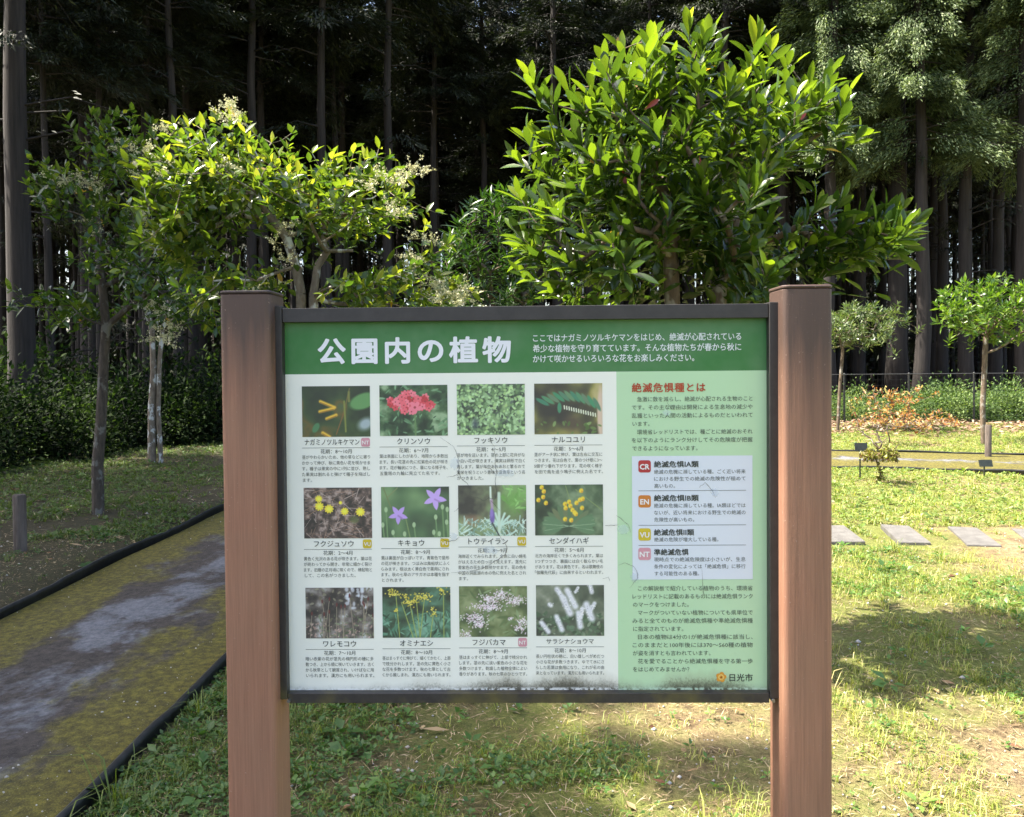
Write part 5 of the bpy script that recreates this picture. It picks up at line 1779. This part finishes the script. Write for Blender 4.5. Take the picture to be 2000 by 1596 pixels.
def weeds(name, n, y0, y1, seed, size, per, mat, thr, pw=1.0, shade_bias=0.0):
    x, y, r = scatter(n, y0, y1, seed, pw=pw)
    g = green(x, y) + shade_bias * np.clip((.3 - x) / .8, -1, 1)
    ok = r.random(len(x)) < np.clip((g - thr + .14) / .24, .03, 1)
    x, y = x[ok], y[ok]
    T = np.repeat(np.arange(len(x)), per)
    k = np.tile(np.arange(per), len(x))
    m_ = len(T)
    a = r.uniform(0, 6.28, len(x))[T] + k * 2.4 + r.normal(0, .25, m_)
    sz = (size * r.lognormal(0, .38, len(x)))[T] * r.uniform(.65, 1.2, m_)
    el = np.radians(r.uniform(0, 55, m_))
    d = np.stack([np.cos(a) * np.cos(el), np.sin(a) * np.cos(el), np.sin(el)], 1)
    hgt = r.uniform(.002, .022, len(x))[T] + sz * .2
    pos = np.stack([x[T], y[T], ground_z(x, y)[T] + hgt], 1) + d * (sz * .25)[:, None]
    nrm = np.array([0, 0, 1.0]) + r.normal(0, .3, (m_, 3))
    V, F, p_ = leaves(pos, d, nrm, sz, sz * r.uniform(.45, .75, m_), .25, .18, 'low')
    tint = np.clip((r.normal(.45, .17, len(x))[T] + r.normal(0, .08, m_)) * np.interp(x[T], [-2.4, .8], [.3, 1.0]), 0, 1)  # weed leaves darkened toward the left to paint in the shade there
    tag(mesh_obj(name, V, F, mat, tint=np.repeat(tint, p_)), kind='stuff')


weeds('clover', 48000, 2.3, 7.5, 211, .0155, 5, weed_m, .44, 1.1, .12)
weeds('weeds', 2600, 2.3, 7.5, 212, .026, 6, weed_m, .47, 1.1, .14)
weeds('clover', 44000, 7.0, 19.5, 213, .024, 5, lawn_m, .38)
weeds('plantain', 70, 2.4, 8.0, 214, .06, 6, weed_m, .42)


def litter(name, n, y0, y1, seed, L, W, mat, pw=1.0, flat_=True):
    x, y, r = scatter(n, y0, y1, seed, pw=pw)
    m_ = len(x)
    a = r.uniform(0, 6.28, m_)
    el = r.normal(.05, .22, m_)
    d = np.stack([np.cos(a) * np.cos(el), np.sin(a) * np.cos(el), np.sin(el)], 1)
    pos = np.stack([x, y, ground_z(x, y) + r.uniform(.003, .016, m_)], 1)
    l = L * r.lognormal(0, .4, m_)
    V, F, p_ = leaves(pos, d, np.array([0, 0, 1.0]) + r.normal(0, .3, (m_, 3)), l, W * r.uniform(.6, 1.3, m_), r.uniform(-.2, .3, m_), .2, 'low')
    tag(mesh_obj(name, V, F, mat, tint=np.repeat(r.random(m_), p_)), kind='stuff')


litter('straw', 42000, 2.3, 7.5, 221, .038, .0032, straw_m, 1.1)
litter('straw', 16000, 7.0, 19, 222, .07, .008, straw_m)
litter('dead_leaves', 900, 2.3, 19, 223, .045, .024, leaf_mat('dead_leaf', [(0, (.12, .05, .025)), (.5, (.26, .13, .06)), (1, (.45, .36, .2))], .7, .2, (1, .9, .7)), 1.3)
# fallen leaves and needles at the foot of the fence
r = np.random.default_rng(230)
n = 5200
x = r.uniform(5.5, 18, n)
y = 18.9 - .05 * (x - 6) + r.normal(0, .95, n)
a = r.uniform(0, 6.28, n)
V, F, p_ = leaves(np.stack([x, y, ground_z(x, y) + .02], 1), np.stack([np.cos(a), np.sin(a), r.normal(.1, .25, n)], 1), np.array([0, 0, 1.0]) + r.normal(0, .4, (n, 3)), r.uniform(.08, .2, n), .05, .1, .2, 'low')
tag(mesh_obj('leaf_litter', V, F, leaf_mat('rusty_litter', [(0, (.15, .085, .055)), (.5, (.29, .18, .115)), (1, (.42, .33, .22))], .8, .15, (1, .9, .7)), tint=np.repeat(r.random(n), p_)), kind='stuff')
# small pale pebbles and crumbs
r = np.random.default_rng(231)
n = 4200
y = 2.3 + 8 * r.random(n) ** 1.3
x = r.uniform(-1, 1, n) * (.74 * y + .7)
s = .0042 * r.lognormal(0, .5, n) * np.where(path_dist(x, y) < HALF, .6, 1.0)
oct_ = np.array([(1, 0, 0), (0, 1, 0), (-1, 0, 0), (0, -1, 0), (0, 0, .7), (0, 0, -.7)], float)
V = (np.stack([x, y, np.where(path_dist(x, y) < HALF, .012, ground_z(x, y) + .004)], 1)[:, None] + oct_[None] * s[:, None, None] * r.uniform(.7, 1.3, (n, 6, 1))).reshape(-1, 3)
f = np.array([(0, 1, 4), (1, 2, 4), (2, 3, 4), (3, 0, 4), (1, 0, 5), (2, 1, 5), (3, 2, 5), (0, 3, 5)])
F = (np.arange(n)[:, None, None] * 6 + f[None]).reshape(-1, 3)
tag(mesh_obj('gravel', V, F, plain('pale_grit', (.42, .40, .37), .9, .4, 8)), kind='stuff')
